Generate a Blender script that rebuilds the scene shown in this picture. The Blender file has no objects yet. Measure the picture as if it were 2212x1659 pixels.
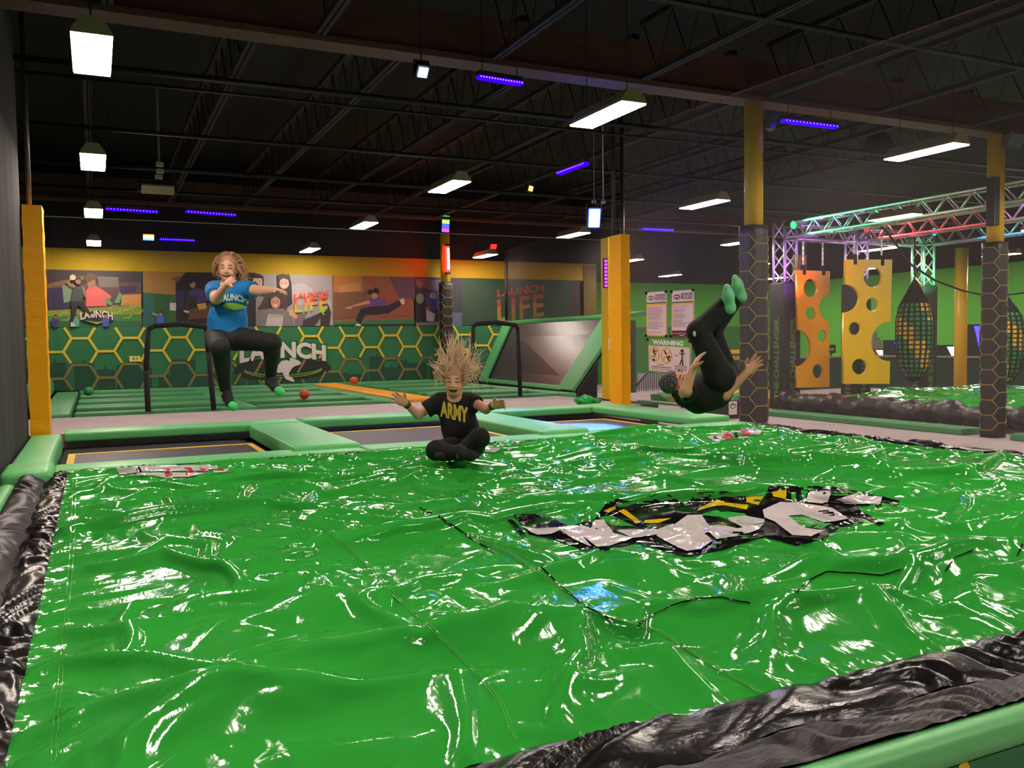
import bpy, bmesh, math, random
import numpy as np
from mathutils import Vector, Matrix
from mathutils.bvhtree import BVHTree

random.seed(7); rng = np.random.default_rng(11)
SC = bpy.context.scene
COL = SC.collection

# ------------------------------------------------------------------ camera
IW, IH = 2212, 1659
CX, CY = IW/2, IH/2
VY, VX = (205, 752), (5064, 685)          # vanishing points of the hall's length and width
FPX = math.sqrt(-((VY[0]-CX)*(VX[0]-CX)+(VY[1]-CY)*(VX[1]-CY)))
EYE = np.array([0.0, 0.0, 0.95])          # 1.55 m above the main floor (z = -0.6); z = 0 is the raised deck
_dy = np.array([VY[0]-CX, -(VY[1]-CY), -FPX]); _dy /= np.linalg.norm(_dy)
_dx = np.array([VX[0]-CX, -(VX[1]-CY), -FPX]); _dx /= np.linalg.norm(_dx)
_dz = np.cross(_dx, _dy)
ROT = np.stack([_dx, _dy, _dz])
cam_data = bpy.data.cameras.new('camera'); cam = bpy.data.objects.new('camera', cam_data); COL.objects.link(cam)
cam_data.sensor_fit = 'HORIZONTAL'; cam_data.sensor_width = 36.0
cam_data.lens = FPX/IW*36.0
cam_data.clip_start = 0.05; cam_data.clip_end = 200
M4 = Matrix([[*ROT[0], EYE[0]], [*ROT[1], EYE[1]], [*ROT[2], EYE[2]], [0, 0, 0, 1]])
cam.matrix_world = M4
SC.camera = cam

def ray(px, py): return ROT @ np.array([px-CX, -(py-CY), -FPX])
def onz(px, py, z=0.0):
    r = ray(px, py); return EYE + r*((z-EYE[2])/r[2])
def ony(px, py, y):
    r = ray(px, py); return EYE + r*(y/r[1])
def onx(px, py, x):
    r = ray(px, py); return EYE + r*(x/r[0])
def ond(px, py, d):                        # at camera depth d
    r = ray(px, py); return EYE + r*(d/FPX)

# ------------------------------------------------------------------ world, exposure
SC.view_settings.view_transform = 'Standard'; SC.view_settings.look = 'None'
SC.view_settings.gamma = 1.0; SC.view_settings.use_curve_mapping = False
SC.view_settings.exposure = 1.42
w = bpy.data.worlds.new('hall_air'); SC.world = w; w.use_nodes = True
w.node_tree.nodes['Background'].inputs[0].default_value = (0.75, 0.72, 0.8, 1)
w.node_tree.nodes['Background'].inputs[1].default_value = 0.012
LAMP_POWER = 34.0                          # emission strength of the white hall fixtures
LAMP_COL = (1.0, 0.86, 0.74)

# ------------------------------------------------------------------ helpers
def lin(c):
    c = np.array(c, float)/255.0
    return tuple(np.where(c <= 0.04045, c/12.92, ((c+0.055)/1.055)**2.4))
MATS = {}
def mat(name, rgb, rough=0.5, metal=0.0, bump=0.0, bscale=20.0, spec=0.5, var=0.0, vscale=3.0, emit=0.0, alpha=1.0, coat=0.0, detail=4.0, stretch=None, distort=0.0, ridged=False, fine=None):
    if name in MATS: return MATS[name]
    m = bpy.data.materials.new(name); m.use_nodes = True; MATS[name] = m
    nt = m.node_tree; b = nt.nodes['Principled BSDF']; N = nt.nodes.new; L = nt.links.new
    c = lin(rgb)
    b.inputs['Base Color'].default_value = (*c, 1); b.inputs['Roughness'].default_value = rough
    b.inputs['Metallic'].default_value = metal; b.inputs['Specular IOR Level'].default_value = spec
    if coat: b.inputs['Coat Weight'].default_value = coat; b.inputs['Coat Roughness'].default_value = 0.05
    if emit:
        b.inputs['Emission Color'].default_value = (*c, 1); b.inputs['Emission Strength'].default_value = emit
        b.inputs['Base Color'].default_value = (0.02, 0.02, 0.02, 1)
    if alpha < 1: b.inputs['Alpha'].default_value = alpha
    tc = None
    if bump or var:
        tc = N('ShaderNodeTexCoord'); src = tc.outputs['Object']
        if stretch:
            mp = N('ShaderNodeMapping'); mp.inputs['Scale'].default_value = stretch; L(src, mp.inputs['Vector']); src = mp.outputs['Vector']
    if bump:
        n = N('ShaderNodeTexNoise'); n.inputs['Scale'].default_value = bscale; n.inputs['Detail'].default_value = detail
        n.inputs['Distortion'].default_value = distort
        if ridged: n.noise_type = 'RIDGED_MULTIFRACTAL'
        L(src, n.inputs['Vector'])
        bp = N('ShaderNodeBump'); bp.inputs['Strength'].default_value = min(1.0, bump); bp.inputs['Distance'].default_value = 0.02
        L(n.outputs['Fac'], bp.inputs['Height']); L(bp.outputs['Normal'], b.inputs['Normal'])
        if fine:
            n3 = N('ShaderNodeTexNoise'); n3.inputs['Scale'].default_value = fine[0]; n3.inputs['Detail'].default_value = 2.0; n3.inputs['Distortion'].default_value = 1.2
            mp3 = N('ShaderNodeMapping'); mp3.inputs['Scale'].default_value = (1.0, 0.45, 1.0); L(tc.outputs['Object'], mp3.inputs['Vector']); L(mp3.outputs['Vector'], n3.inputs['Vector'])
            b3 = N('ShaderNodeBump'); b3.inputs['Strength'].default_value = fine[1]; b3.inputs['Distance'].default_value = 0.01
            L(n3.outputs['Fac'], b3.inputs['Height']); L(bp.outputs['Normal'], b3.inputs['Normal']); L(b3.outputs['Normal'], b.inputs['Normal'])
    if var:
        n2 = N('ShaderNodeTexNoise'); n2.inputs['Scale'].default_value = vscale; n2.inputs['Detail'].default_value = 3.0; L(src, n2.inputs['Vector'])
        mx = N('ShaderNodeMix'); mx.data_type = 'RGBA'
        mx.inputs['A'].default_value = (*[x*(1-var) for x in c], 1); mx.inputs['B'].default_value = (*[min(1, x*(1+var)) for x in c], 1)
        L(n2.outputs['Fac'], mx.inputs['Factor']); L(mx.outputs['Result'], b.inputs['Base Color'])
    return m
def emitter(name, col, strength):
    if name in MATS: return MATS[name]
    m = bpy.data.materials.new(name); m.use_nodes = True; MATS[name] = m
    nt = m.node_tree; nt.nodes.remove(nt.nodes['Principled BSDF'])
    e = nt.nodes.new('ShaderNodeEmission'); e.inputs[0].default_value = (*col, 1); e.inputs[1].default_value = strength
    nt.links.new(e.outputs[0], nt.nodes['Material Output'].inputs[0]); return m
def netting(name, rgb, fac):
    if name in MATS: return MATS[name]
    m = bpy.data.materials.new(name); m.use_nodes = True; MATS[name] = m
    nt = m.node_tree; nt.nodes.remove(nt.nodes['Principled BSDF']); N = nt.nodes.new; L = nt.links.new
    t = N('ShaderNodeBsdfTransparent'); d = N('ShaderNodeBsdfDiffuse'); d.inputs[0].default_value = (*lin(rgb), 1)
    tl = N('ShaderNodeBsdfTranslucent'); tl.inputs[0].default_value = (*lin(rgb), 1)
    a = N('ShaderNodeMixShader'); a.inputs[0].default_value = 0.4; L(d.outputs[0], a.inputs[1]); L(tl.outputs[0], a.inputs[2])
    x = N('ShaderNodeMixShader'); x.inputs[0].default_value = fac; L(t.outputs[0], x.inputs[1]); L(a.outputs[0], x.inputs[2])
    L(x.outputs[0], nt.nodes['Material Output'].inputs[0]); return m

def link_mesh(name, me, m=None, parent=None, smooth=False):
    o = bpy.data.objects.new(name, me); COL.objects.link(o)
    if m: me.materials.append(m)
    if parent: o.parent = parent
    if smooth: me.polygons.foreach_set('use_smooth', [True]*len(me.polygons))
    return o
def tag(o, label, cat, group=None, kind=None):
    o['label'] = label
    if cat: o['category'] = cat
    if group: o['group'] = group
    if kind: o['kind'] = kind
    return o
def thing(name, label, cat, loc=(0, 0, 0), rz=0.0, group=None):
    o = bpy.data.objects.new(name, None); COL.objects.link(o); o.empty_display_size = 0.1
    o.location = Vector(loc); o.rotation_euler = (0, 0, rz)
    return tag(o, label, cat, group)
def structure(o): o['kind'] = 'structure'; return o
def dup(o, loc=None, rz=None, label=None):
    r = o.copy(); COL.objects.link(r)
    if loc is not None: r.location = Vector(loc)
    if rz is not None: r.rotation_euler = (0, 0, rz)
    if label: r['label'] = label
    for ch in list(o.children):
        c = ch.copy(); COL.objects.link(c); c.parent = r
        for g in list(ch.children):
            d = g.copy(); COL.objects.link(d); d.parent = c
    return r

class MB:
    """collects shapes into one mesh"""
    def __init__(s): s.v = []; s.f = []
    def add(s, vs, fs):
        o = len(s.v); s.v.extend([tuple(map(float, p)) for p in vs]); s.f.extend([tuple(i+o for i in f) for f in fs]); return s
    def box(s, x0, x1, y0, y1, z0, z1, rot=None, piv=None):
        vs = [(x, y, z) for x in (x0, x1) for y in (y0, y1) for z in (z0, z1)]
        if rot is not None:
            p = Vector(piv if piv is not None else ((x0+x1)/2, (y0+y1)/2, (z0+z1)/2)); vs = [tuple(rot @ (Vector(q)-p) + p) for q in vs]
        return s.add(vs, [(0, 1, 3, 2), (4, 6, 7, 5), (0, 4, 5, 1), (2, 3, 7, 6), (0, 2, 6, 4), (1, 5, 7, 3)])
    def bar(s, p, q, r, n=6, r2=None, cap=True):
        p, q = Vector(p), Vector(q); d = q-p
        if d.length < 1e-6: return s
        zx = d.to_track_quat('Z', 'Y').to_matrix(); r2 = r if r2 is None else r2
        vs = [p + zx @ Vector((math.cos(2*math.pi*i/n)*r, math.sin(2*math.pi*i/n)*r, 0)) for i in range(n)] + \
             [q + zx @ Vector((math.cos(2*math.pi*i/n)*r2, math.sin(2*math.pi*i/n)*r2, 0)) for i in range(n)]
        fs = [(i, (i+1) % n, n+(i+1) % n, n+i) for i in range(n)]
        if cap: fs += [tuple(range(n-1, -1, -1)), tuple(range(n, 2*n))]
        return s.add(vs, fs)
    def tube(s, pts, r, n=6):
        pts = [Vector(p) for p in pts]; m = len(pts); rs = r if hasattr(r, '__len__') else [r]*m
        vs = []; up = Vector((0.13, 0.21, 0.97))
        for i, p in enumerate(pts):
            d = (pts[min(i+1, m-1)]-pts[max(i-1, 0)]).normalized()
            a = d.cross(up); a = a.normalized() if a.length > 1e-3 else d.cross(Vector((1, 0, 0))).normalized()
            b = d.cross(a)
            vs += [p + (a*math.cos(2*math.pi*k/n)+b*math.sin(2*math.pi*k/n))*rs[i] for k in range(n)]
        fs = [(i*n+k, i*n+(k+1) % n, (i+1)*n+(k+1) % n, (i+1)*n+k) for i in range(m-1) for k in range(n)]
        fs += [tuple(range(n-1, -1, -1)), tuple(range((m-1)*n, m*n))]
        return s.add(vs, fs)
    def ell(s, c, r, nu=12, nv=8, rot=None):
        vs = [(0, 0, r[2])]; fs = []
        for j in range(1, nv):
            t = math.pi*j/nv
            vs += [(r[0]*math.sin(t)*math.cos(2*math.pi*i/nu), r[1]*math.sin(t)*math.sin(2*math.pi*i/nu), r[2]*math.cos(t)) for i in range(nu)]
        vs.append((0, 0, -r[2])); L_ = len(vs)-1
        for i in range(nu):
            fs.append((0, 1+i, 1+(i+1) % nu)); fs.append((L_, 1+(nv-2)*nu+(i+1) % nu, 1+(nv-2)*nu+i))
            for j in range(nv-2):
                a = 1+j*nu; fs.append((a+i, a+nu+i, a+nu+(i+1) % nu, a+(i+1) % nu))
        vs = [(rot @ Vector(v) if rot is not None else Vector(v))+Vector(c) for v in vs]
        return s.add(vs, fs)
    def poly(s, pts): return s.add(pts, [tuple(range(len(pts)))])
    def slab(s, pts, nrm):                 # polygon with thickness vector
        n = len(pts); k = Vector(nrm)
        vs = [Vector(p) for p in pts]+[Vector(p)+k for p in pts]
        return s.add(vs, [tuple(range(n)), tuple(range(2*n-1, n-1, -1))]+[(i, n+i, n+(i+1) % n, (i+1) % n) for i in range(n)])
    def mesh(s, name, fix=True):
        me = bpy.data.meshes.new(name); me.from_pydata(s.v, [], s.f); me.update()
        if fix:
            b = bmesh.new(); b.from_mesh(me); bmesh.ops.recalc_face_normals(b, faces=b.faces[:]); b.to_mesh(me); b.free()
        return me
    def build(s, name, m=None, parent=None, smooth=False, bevel=0.0, seg=2, fix=True):
        me = s.mesh(name, fix)
        if bevel:
            b = bmesh.new(); b.from_mesh(me)
            bmesh.ops.bevel(b, geom=[e for e in b.edges if len(e.link_faces) == 2 and e.calc_face_angle(0) > 0.5], offset=bevel, segments=seg, profile=0.6, affect='EDGES')
            b.to_mesh(me); b.free()
        return link_mesh(name, me, m, parent, smooth)
def box(name, x0, x1, y0, y1, z0, z1, m, parent=None, bevel=0.0, seg=2, smooth=False):
    return MB().box(x0, x1, y0, y1, z0, z1).build(name, m, parent, smooth, bevel, seg)

def text_mesh(body, size=1.0, bold=0.0, shear=0.0, align='CENTER', spacing=1.0, res=3):
    cu = bpy.data.curves.new('txt', 'FONT'); cu.body = body; cu.size = size; cu.offset = bold; cu.shear = shear
    cu.align_x = align; cu.align_y = 'CENTER'; cu.space_character = spacing; cu.resolution_u = res
    o = bpy.data.objects.new('txt', cu); COL.objects.link(o)
    dg = bpy.context.evaluated_depsgraph_get(); me = bpy.data.meshes.new_from_object(o.evaluated_get(dg))
    bpy.data.objects.remove(o); bpy.data.curves.remove(cu)
    return me
def put_text(name, body, origin, ux, uy, m, parent, h, width=None, bold=0.0, shear=0.0, align='CENTER', off=0.004, spacing=1.0, arc=None):
    """flat lettering in the plane (origin, ux, uy): cap height h, squeezed or stretched to width"""
    me = text_mesh(body, 1.0, bold, shear, align, spacing)
    co = np.zeros(len(me.vertices)*3); me.vertices.foreach_get('co', co); co = co.reshape(-1, 3)
    lo, hi = co.min(0), co.max(0)
    sy = h/(hi[1]-lo[1]); sx = (width/(hi[0]-lo[0])) if width else sy
    cxm = (lo[0]+hi[0])/2 if align == 'CENTER' else lo[0]; cym = (lo[1]+hi[1])/2
    U = (co[:, 0]-cxm)*sx; V = (co[:, 1]-cym)*sy
    if arc: V = V*(1+arc[1]*(1-(2*U/(width or 1))**2)) + arc[0]*(1-(2*U/(width or 1))**2)
    ux = np.array(ux, float); uy = np.array(uy, float); n = np.cross(ux, uy)
    P = np.array(origin, float)+U[:, None]*ux+V[:, None]*uy+n*off
    me.vertices.foreach_set('co', P.ravel()); me.update(); me.name = name
    me.materials.clear()
    return link_mesh(name, me, m, parent)
# ------------------------------------------------------------------ materials shared
M_black = mat('black_paint', (25, 23, 24), 0.85, var=0.25, vscale=1.2)
M_ceil = mat('black_ceiling', (14, 13, 14), 0.9, var=0.3, vscale=0.8)
M_joist = mat('oxide_steel', (30, 18, 17), 0.8)
M_pipe = mat('black_pipe', (20, 17, 17), 0.65)
M_carpet = mat('grey_carpet', (176, 160, 162), 0.95, var=0.16, vscale=2.2, bump=0.25, bscale=220)
M_mat = mat('green_vinyl', (50, 162, 58), 0.11, bump=0.20, bscale=3.2, spec=0.5, var=0.06, vscale=1.1, detail=2.5, distort=0.9, ridged=True, fine=(34, 0.10))
M_pad = mat('pad_vinyl', (104, 194, 116), 0.42, bump=0.12, bscale=14, var=0.05, vscale=2)
M_pad2 = mat('court_pad_vinyl', (64, 142, 86), 0.5, bump=0.12, bscale=14)
M_bed = mat('trampoline_weave', (54, 49, 51), 0.5, bump=0.1, bscale=300)
M_yel = mat('yellow_vinyl', (255, 176, 0), 0.5, spec=0.25, bump=0.25, bscale=9, stretch=(1, 1, 2.2), distort=0.8)
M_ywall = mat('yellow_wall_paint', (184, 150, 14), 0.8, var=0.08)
M_ysteel = mat('yellow_steel', (222, 178, 14), 0.4)
M_ytrim = mat('yellow_strap', (232, 190, 30), 0.6)
M_gwall = mat('green_wall_paint', (100, 200, 56), 0.75, var=0.06)
M_bvinyl = mat('black_vinyl', (22, 19, 20), 0.26, bump=0.12, bscale=24, spec=0.6, stretch=(1, 2.6, 1), distort=1.2)
M_bmesh = mat('black_mesh_cloth', (42, 37, 38), 0.4, bump=0.35, bscale=28, stretch=(0.5, 3, 1), distort=1.0)
M_dark = mat('dark_void', (12, 12, 13), 0.9)
M_white = mat('white_print', (226, 208, 208), 0.5)

# ------------------------------------------------------------------ shell
structure(box('floor', -3, 26, -8, 30, -0.7, -0.6, M_carpet))
deck = structure(MB().box(-1.2, 9.4, 13.42, 20.75, -0.6, -0.22).build('trim_1', M_dark))           # court under-deck
walk = structure(box('trim_2', -1.2, 7.3, 10.88, 13.42, -0.6, 0.0, M_carpet))                        # grey walkway deck
structure(box('ceiling', -3, 26, -8, 30, 5.0, 5.1, M_ceil))
structure(MB().box(-1.5, 12.5, 20.75, 20.9, -0.6, 5.0).build('wall_back', M_black))
structure(MB().box(-1.7, -1.5, 10.9, 20.9, -0.6, 5.0).build('wall_left', M_black))
structure(MB().box(-3, 26, -8.2, -8, -0.6, 5.0).build('wall_front', M_black))
structure(MB().box(12.4, 12.5, 20.9, 27.2, -0.6, 5.0).build('wall_side', M_black))
structure(MB().box(12.4, 26, 27.0, 27.2, -0.6, 5.0).build('wall_far', M_black))
structure(MB().box(24.0, 24.2, -8, 27.2, -0.6, 5.0).build('wall_right', M_black))
structure(box('trim_3', -1.5, 12.45, 20.68, 20.75, 2.6, 3.06, M_ywall))                              # yellow band over the murals
structure(box('trim_4', 12.05, 12.45, 20.66, 20.75, 1.2, 3.0, mat('shaded_yellow_wall', (112, 92, 26), 0.85)))  # yellow wall strip; the side net's shade is put into its colour
structure(box('trim_5', 12.5, 24.0, 26.93, 27.0, -0.6, 3.06, M_gwall))
structure(box('trim_6', 23.93, 24.0, -8, 27.0, -0.6, 3.06, M_gwall))

# ceiling steel: girders across, joists along, pipes
def girder(y, z, label):
    g = thing('roof_girder', label, 'beam', (0, y, z))
    MB().box(-1.4, 23.9, -0.15, 0.15, -0.05, 0.012).build('bottom_flange', M_girder, g)
    MB().box(-1.4, 23.9, -0.11, 0.11, 0.436, 0.46).build('top_flange', M_girder, g)
    MB().box(-1.4, 23.9, -0.008, 0.008, 0.012, 0.436).build('web', M_girder, g)
    return g
M_girder = mat('girder_steel', (80, 50, 44), 0.65)
girder(8.85, 4.0, 'long brown steel girder across the ceiling nearest overhead')
girder(20.0, 4.0, 'far steel girder across the ceiling near the rear wall')
def joist(x, y0, y1, z=4.0, h=0.62, label='', grp='open web ceiling joists'):
    j = thing('roof_joist', label, 'joist', (x, y0, z), 0, grp); L_ = y1-y0
    MB().box(-0.05, -0.008, 0, L_, -0.03, 0.03).box(0.008, 0.05, 0, L_, -0.03, 0.03).build('bottom_chord', M_joist, j)
    MB().box(-0.05, 0.05, 0, L_, h-0.03, h+0.03).build('top_chord', M_joist, j)
    b = MB(); n = int(L_/0.55)
    for i in range(n):
        a, c = L_*i/n, L_*(i+0.5)/n; e = L_*(i+1)/n
        b.bar((0, a, h), (0, c, 0), 0.011, 4).bar((0, c, 0), (0, e, h), 0.011, 4)
    b.build('web_rods', M_joist, j)['kind'] = 'stuff'
    return j
ORD = ['first', 'second', 'third', 'fourth', 'fifth', 'sixth', 'seventh', 'eighth', 'ninth']
for i in range(9):
    joist(1.5*i+0.02, 9.02, 19.8, label='dark joist running back from the near girder, %s from the left' % ORD[i])
for i in range(9):
    joist(0.2+1.9*i, -2.0, 8.68, 4.02, label='dark joist overhead before the near girder, %s from the left' % ORD[i], grp='near ceiling joists')
for k, (y, z, r) in enumerate([(10.25, 3.9, 0.035), (10.6, 3.86, 0.02), (13.1, 3.9, 0.03), (15.4, 3.85, 0.04), (18.0, 3.9, 0.03), (6.6, 4.0, 0.03), (4.7, 4.0, 0.03)]):
    p = MB().bar((-1.4, y, z), (23.5, y, z), r, 8).build('ceiling_pipe', M_pipe, smooth=True)
    tag(p, ['pipe under the joists just behind the near girder', 'thin conduit beside the pipe behind the near girder', 'third pipe crossing below the joists', 'fat pipe crossing mid ceiling', 'pipe crossing near the rear wall', 'pipe crossing in front of the near girder', 'pipe crossing nearest overhead'][k], 'pipe', 'pipes below the ceiling')

# ------------------------------------------------------------------ white fixtures
M_lens = emitter('lamp_lens', LAMP_COL, LAMP_POWER)
M_hood = mat('lamp_hood', (150, 140, 110), 0.5)
def make_fixture():
    r = thing('high_bay_light', '', 'light')
    h = MB(); W, L_ = 0.13, 0.47
    prof = [(-W, 0.0), (-W*0.95, 0.03), (-0.06, 0.12), (0.06, 0.12), (W*0.95, 0.03), (W, 0.0)]
    n = len(prof)
    h.add([(x, -L_, z) for x, z in prof]+[(x, L_, z) for x, z in prof], [(i, i+1, n+i+1, n+i) for i in range(n-1)]+[tuple(range(n-1, -1, -1)), tuple(range(n, 2*n))])
    h.build('hood', M_hood, r)
    b = MB(); b.box(-W*0.96, W*0.96, -L_*0.985, L_*0.985, -0.012, -0.002); b.build('lens', M_lens, r)
    for s in (-0.35, 0.35): MB().bar((0, s, 0.12), (0, s, 1.96), 0.005, 4).build('hanger', M_pipe, r)
    return r
fx0 = make_fixture(); first = True
xs = [0.05, 4.36, 8.6, 12.75, 16.95, 21.4]; ys = [-1.2, 2.9, 7.03, 11.03, 15.15, 19.45, 23.5]
xn = ['left', 'second', 'third', 'fourth', 'fifth', 'rightmost']; yn = ['behind the viewer', 'above the viewer', 'nearest in view', 'second in view', 'third in view', 'fourth in view', 'farthest']
for j, y in enumerate(ys):
    for i, x in enumerate(xs):
        if y > 20 and x < 12.6: continue
        if y < 3 and x > 14: continue
        lab = 'white ceiling fixture with a trapezoid hood, %s row, %s' % (xn[i], yn[j])
        o = fx0 if first else dup(fx0, label=lab)
        first = False; o['label'] = lab; o['group'] = 'white fixtures in rows under the ceiling'; o.location = (x, y, 3.05)
# ------------------------------------------------------------------ wrinkled airbag sheet
def bump_field(X, Y, seeds, lo, hi, amp, aniso=1.0):
    r = np.random.default_rng(seeds); Z = np.zeros_like(X)
    for _ in range(26):
        a = r.uniform(0, math.pi*2); k = 2*math.pi/r.uniform(lo, hi)
        Z += math.sin(0.0)+np.sin(k*(np.cos(a)*X+aniso*np.sin(a)*Y)+r.uniform(0, 7))
    return Z/5.1*amp
def drape(x0, x1, y0, y1, n0, ex, ey, seed, base, levels=2, steps=(90, 45), bend=(0.12, 0.25), edge=True, edge_shape=None, grav=0.004, noise=0.02):
    """cloth with slack lying on a lumpy base: position based relaxation, coarse then fine. returns P[ny,nx,3]"""
    r = np.random.default_rng(seed)
    nx = n0; ny = max(8, int(round(n0*(y1-y0)/(x1-x0))))
    P = None
    for lev in range(levels):
        if lev == 0:
            gx = np.linspace(x0, x1, nx); gy = np.linspace(y0, y1, ny)
            X, Y = np.meshgrid(gx, gy); P = np.stack([X, Y, base(X, Y)+0.01], -1)
        else:
            f = 3 if lev == 1 else 2
            m_x, m_y = (P.shape[1]-1)*f+1, (P.shape[0]-1)*f+1
            def up(A, m, ax):
                n = A.shape[ax]; t = np.linspace(0, n-1, m); i = np.minimum(t.astype(int), n-2); u = t-i
                g = lambda k: np.take(A, np.clip(i+k, 0, n-1), axis=ax)
                sh = [1, 1, 1]; sh[ax] = m; u = u.reshape(sh)
                a, b, c, d = g(-1), g(0), g(1), g(2)
                return b+0.5*u*(c-a+u*(2*a-5*b+4*c-d+u*(3*(b-c)+d-a)))
            P = up(up(P, m_x, 1), m_y, 0); nx, ny = m_x, m_y
        hx, hy = (x1-x0)/(nx-1), (y1-y0)/(ny-1)
        k = 1.0 if levels == 1 else (0.62 if lev == 0 else 1.0)
        Lx, Ly = hx*(1+ex*k), hy*(1+ey*k); Ld = math.hypot(Lx, Ly)
        P[..., 2] += r.normal(0, noise*hx, P.shape[:2])
        prev = P.copy(); fixed = P.copy()
        bs = bend[min(lev, len(bend)-1)]
        def proj(A, B, L_, s):
            d = B-A; l = np.sqrt((d*d).sum(-1, keepdims=True))+1e-9
            c = d*((l-L_)/l*0.5*s); A += c; B -= c
        for st in range(steps[min(lev, len(steps)-1)]):
            V = (P-prev)*0.93; V = np.clip(V, -0.3*hx, 0.3*hx); prev = P.copy(); P = P+V; P[..., 2] -= grav*hx
            for it in range(3):
                for s in (0, 1):
                    e = (nx-s)//2*2; proj(P[:, s:s+e:2], P[:, s+1:s+e:2], Lx, 1.0)
                    e = (ny-s)//2*2; proj(P[s:s+e:2], P[s+1:s+e:2], Ly, 1.0)
                for s in (0, 1):
                    e = (ny-s)//2*2
                    proj(P[s:s+e:2, :-1], P[s+1:s+e:2, 1:], Ld, 0.5)
                    proj(P[s:s+e:2, 1:], P[s+1:s+e:2, :-1], Ld, 0.5)
                for s in (0, 1, 2, 3):
                    a = P[:, s::4]; b = P[:, s+2::4]; m = min(a.shape[1], b.shape[1]); 
                    if m: proj(P[:, s:s+4*m:4][:, :m], P[:, s+2:s+2+4*m:4][:, :m], 2*Lx, bs)
                    a = P[s::4]; b = P[s+2::4]; m = min(a.shape[0], b.shape[0])
                    if m: proj(P[s:s+4*m:4][:m], P[s+2:s+2+4*m:4][:m], 2*Ly, bs)
                B = base(P[..., 0], P[..., 1]); P[..., 2] = np.maximum(P[..., 2], B)
                P[..., 2] = np.minimum(P[..., 2], B+0.22)
                if edge:
                    P[0] = fixed[0]; P[-1] = fixed[-1]; P[:, 0] = fixed[:, 0]; P[:, -1] = fixed[:, -1]
    return P
def grid_mesh(name, P, m, parent=None, smooth=True):
    ny, nx = P.shape[:2]
    idx = np.arange(nx*ny).reshape(ny, nx)
    F = np.stack([idx[:-1, :-1], idx[:-1, 1:], idx[1:, 1:], idx[1:, :-1]], -1).reshape(-1, 4)
    me = bpy.data.meshes.new(name)
    me.vertices.add(nx*ny); me.vertices.foreach_set('co', P.reshape(-1))
    me.loops.add(F.size); me.loops.foreach_set('vertex_index', F.reshape(-1).astype(np.int32))
    me.polygons.add(len(F)); me.polygons.foreach_set('loop_start', np.arange(0, F.size, 4, dtype=np.int32))
    me.update(calc_edges=True)
    return link_mesh(name, me, m, parent, smooth)

BX0, BX1, BY0, BY1 = -0.22, 6.45, 1.80, 7.50
def _rp(*pts): return [tuple(onz(x, y, 0.05)[:2]) for x, y in pts]
RIDGES = [(_rp((1262, 1372), (1235, 1460), (1190, 1590)), 0.10, 0.16), (_rp((640, 1440), (980, 1385), (1240, 1372)), 0.075, 0.17), (_rp((1440, 1395), (1520, 1465)), 0.085, 0.13), (_rp((1668, 1335), (1655, 1440)), 0.09, 0.13),
          (_rp((1890, 1290), (2050, 1405)), 0.08, 0.14), (_rp((985, 1460), (1000, 1570)), 0.07, 0.12), (_rp((230, 1590), (480, 1500)), 0.07, 0.15), (_rp((1020, 1335), (1180, 1375), (1240, 1412)), 0.06, 0.10), (_rp((400, 1300), (700, 1262)), 0.05, 0.13),
          (_rp((1750, 1215), (1960, 1230), (2130, 1190)), 0.06, 0.16), (_rp((1330, 1105), (1560, 1085), (1700, 1068)), 0.05, 0.18), (_rp((200, 1125), (560, 1095)), 0.045, 0.15), (_rp((700, 1180), (1010, 1135)), 0.045, 0.15), (_rp((640, 1600), (900, 1560)), 0.06, 0.13)]
def bag_base_full(X, Y):
    u = np.clip((X-BX0)/(BX1-BX0), 0, 1); v = np.clip((Y-BY0)/(BY1-BY0), 0, 1)
    edge = np.clip(np.minimum(np.minimum(u, 1-u)*(BX1-BX0), np.minimum(v, 1-v)*(BY1-BY0))/0.5, 0, 1)
    dome = 0.035*edge
    Z = bump_field(X, Y, 3, 0.9, 2.2, 0.035)*edge
    Z += bump_field(X, Y, 12, 0.55, 1.1, 0.046)*edge*np.clip((4.4-Y)/2.0, 0, 1)
    Z += bump_field(X, Y, 15, 0.25, 0.6, 0.030)*edge*np.clip((3.9-Y)/1.0, 0, 1)
    Z += 0.05*np.exp(-(((X-4.2)/1.0)**2+((Y-6.9)/0.6)**2))*edge
    for pts, A, w in RIDGES:
        for (p, q) in zip(pts, pts[1:]):
            dx, dy = q[0]-p[0], q[1]-p[1]; t = np.clip(((X-p[0])*dx+(Y-p[1])*dy)/(dx*dx+dy*dy), 0, 1)
            dd = np.hypot(X-p[0]-t*dx, Y-p[1]-t*dy); Z = np.maximum(Z, Z*0.5+1.3*A*np.clip(1-dd/(0.8*w), 0, 1)**1.2*edge)
    return -0.02+dome+Z
_gx = np.linspace(BX0-0.3, BX1+0.3, 760); _gy = np.linspace(BY0-0.3, BY1+0.3, 660); _B = bag_base_full(*np.meshgrid(_gx, _gy))
def bag_base(X, Y):
    i = np.clip(((X-_gx[0])/(_gx[1]-_gx[0])+0.5).astype(np.int32), 0, 759); j = np.clip(((Y-_gy[0])/(_gy[1]-_gy[0])+0.5).astype(np.int32), 0, 659); return _B[j, i]

import time; _t = time.time()
bagP = drape(BX0, BX1, BY0, BY1, 112, 0.05, 0.085, 5, bag_base, steps=(110, 60), bend=(0.06, 0.10), noise=0.04)
print('drape', time.time()-_t, bagP.shape, bagP[..., 2].min(), bagP[..., 2].max())
airbag = thing('landing_airbag', 'huge wrinkled glossy green airbag with black edging in the foreground', 'airbag', (0, 0, 0))
grid_mesh('top_sheet', bagP, M_mat, airbag)
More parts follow.
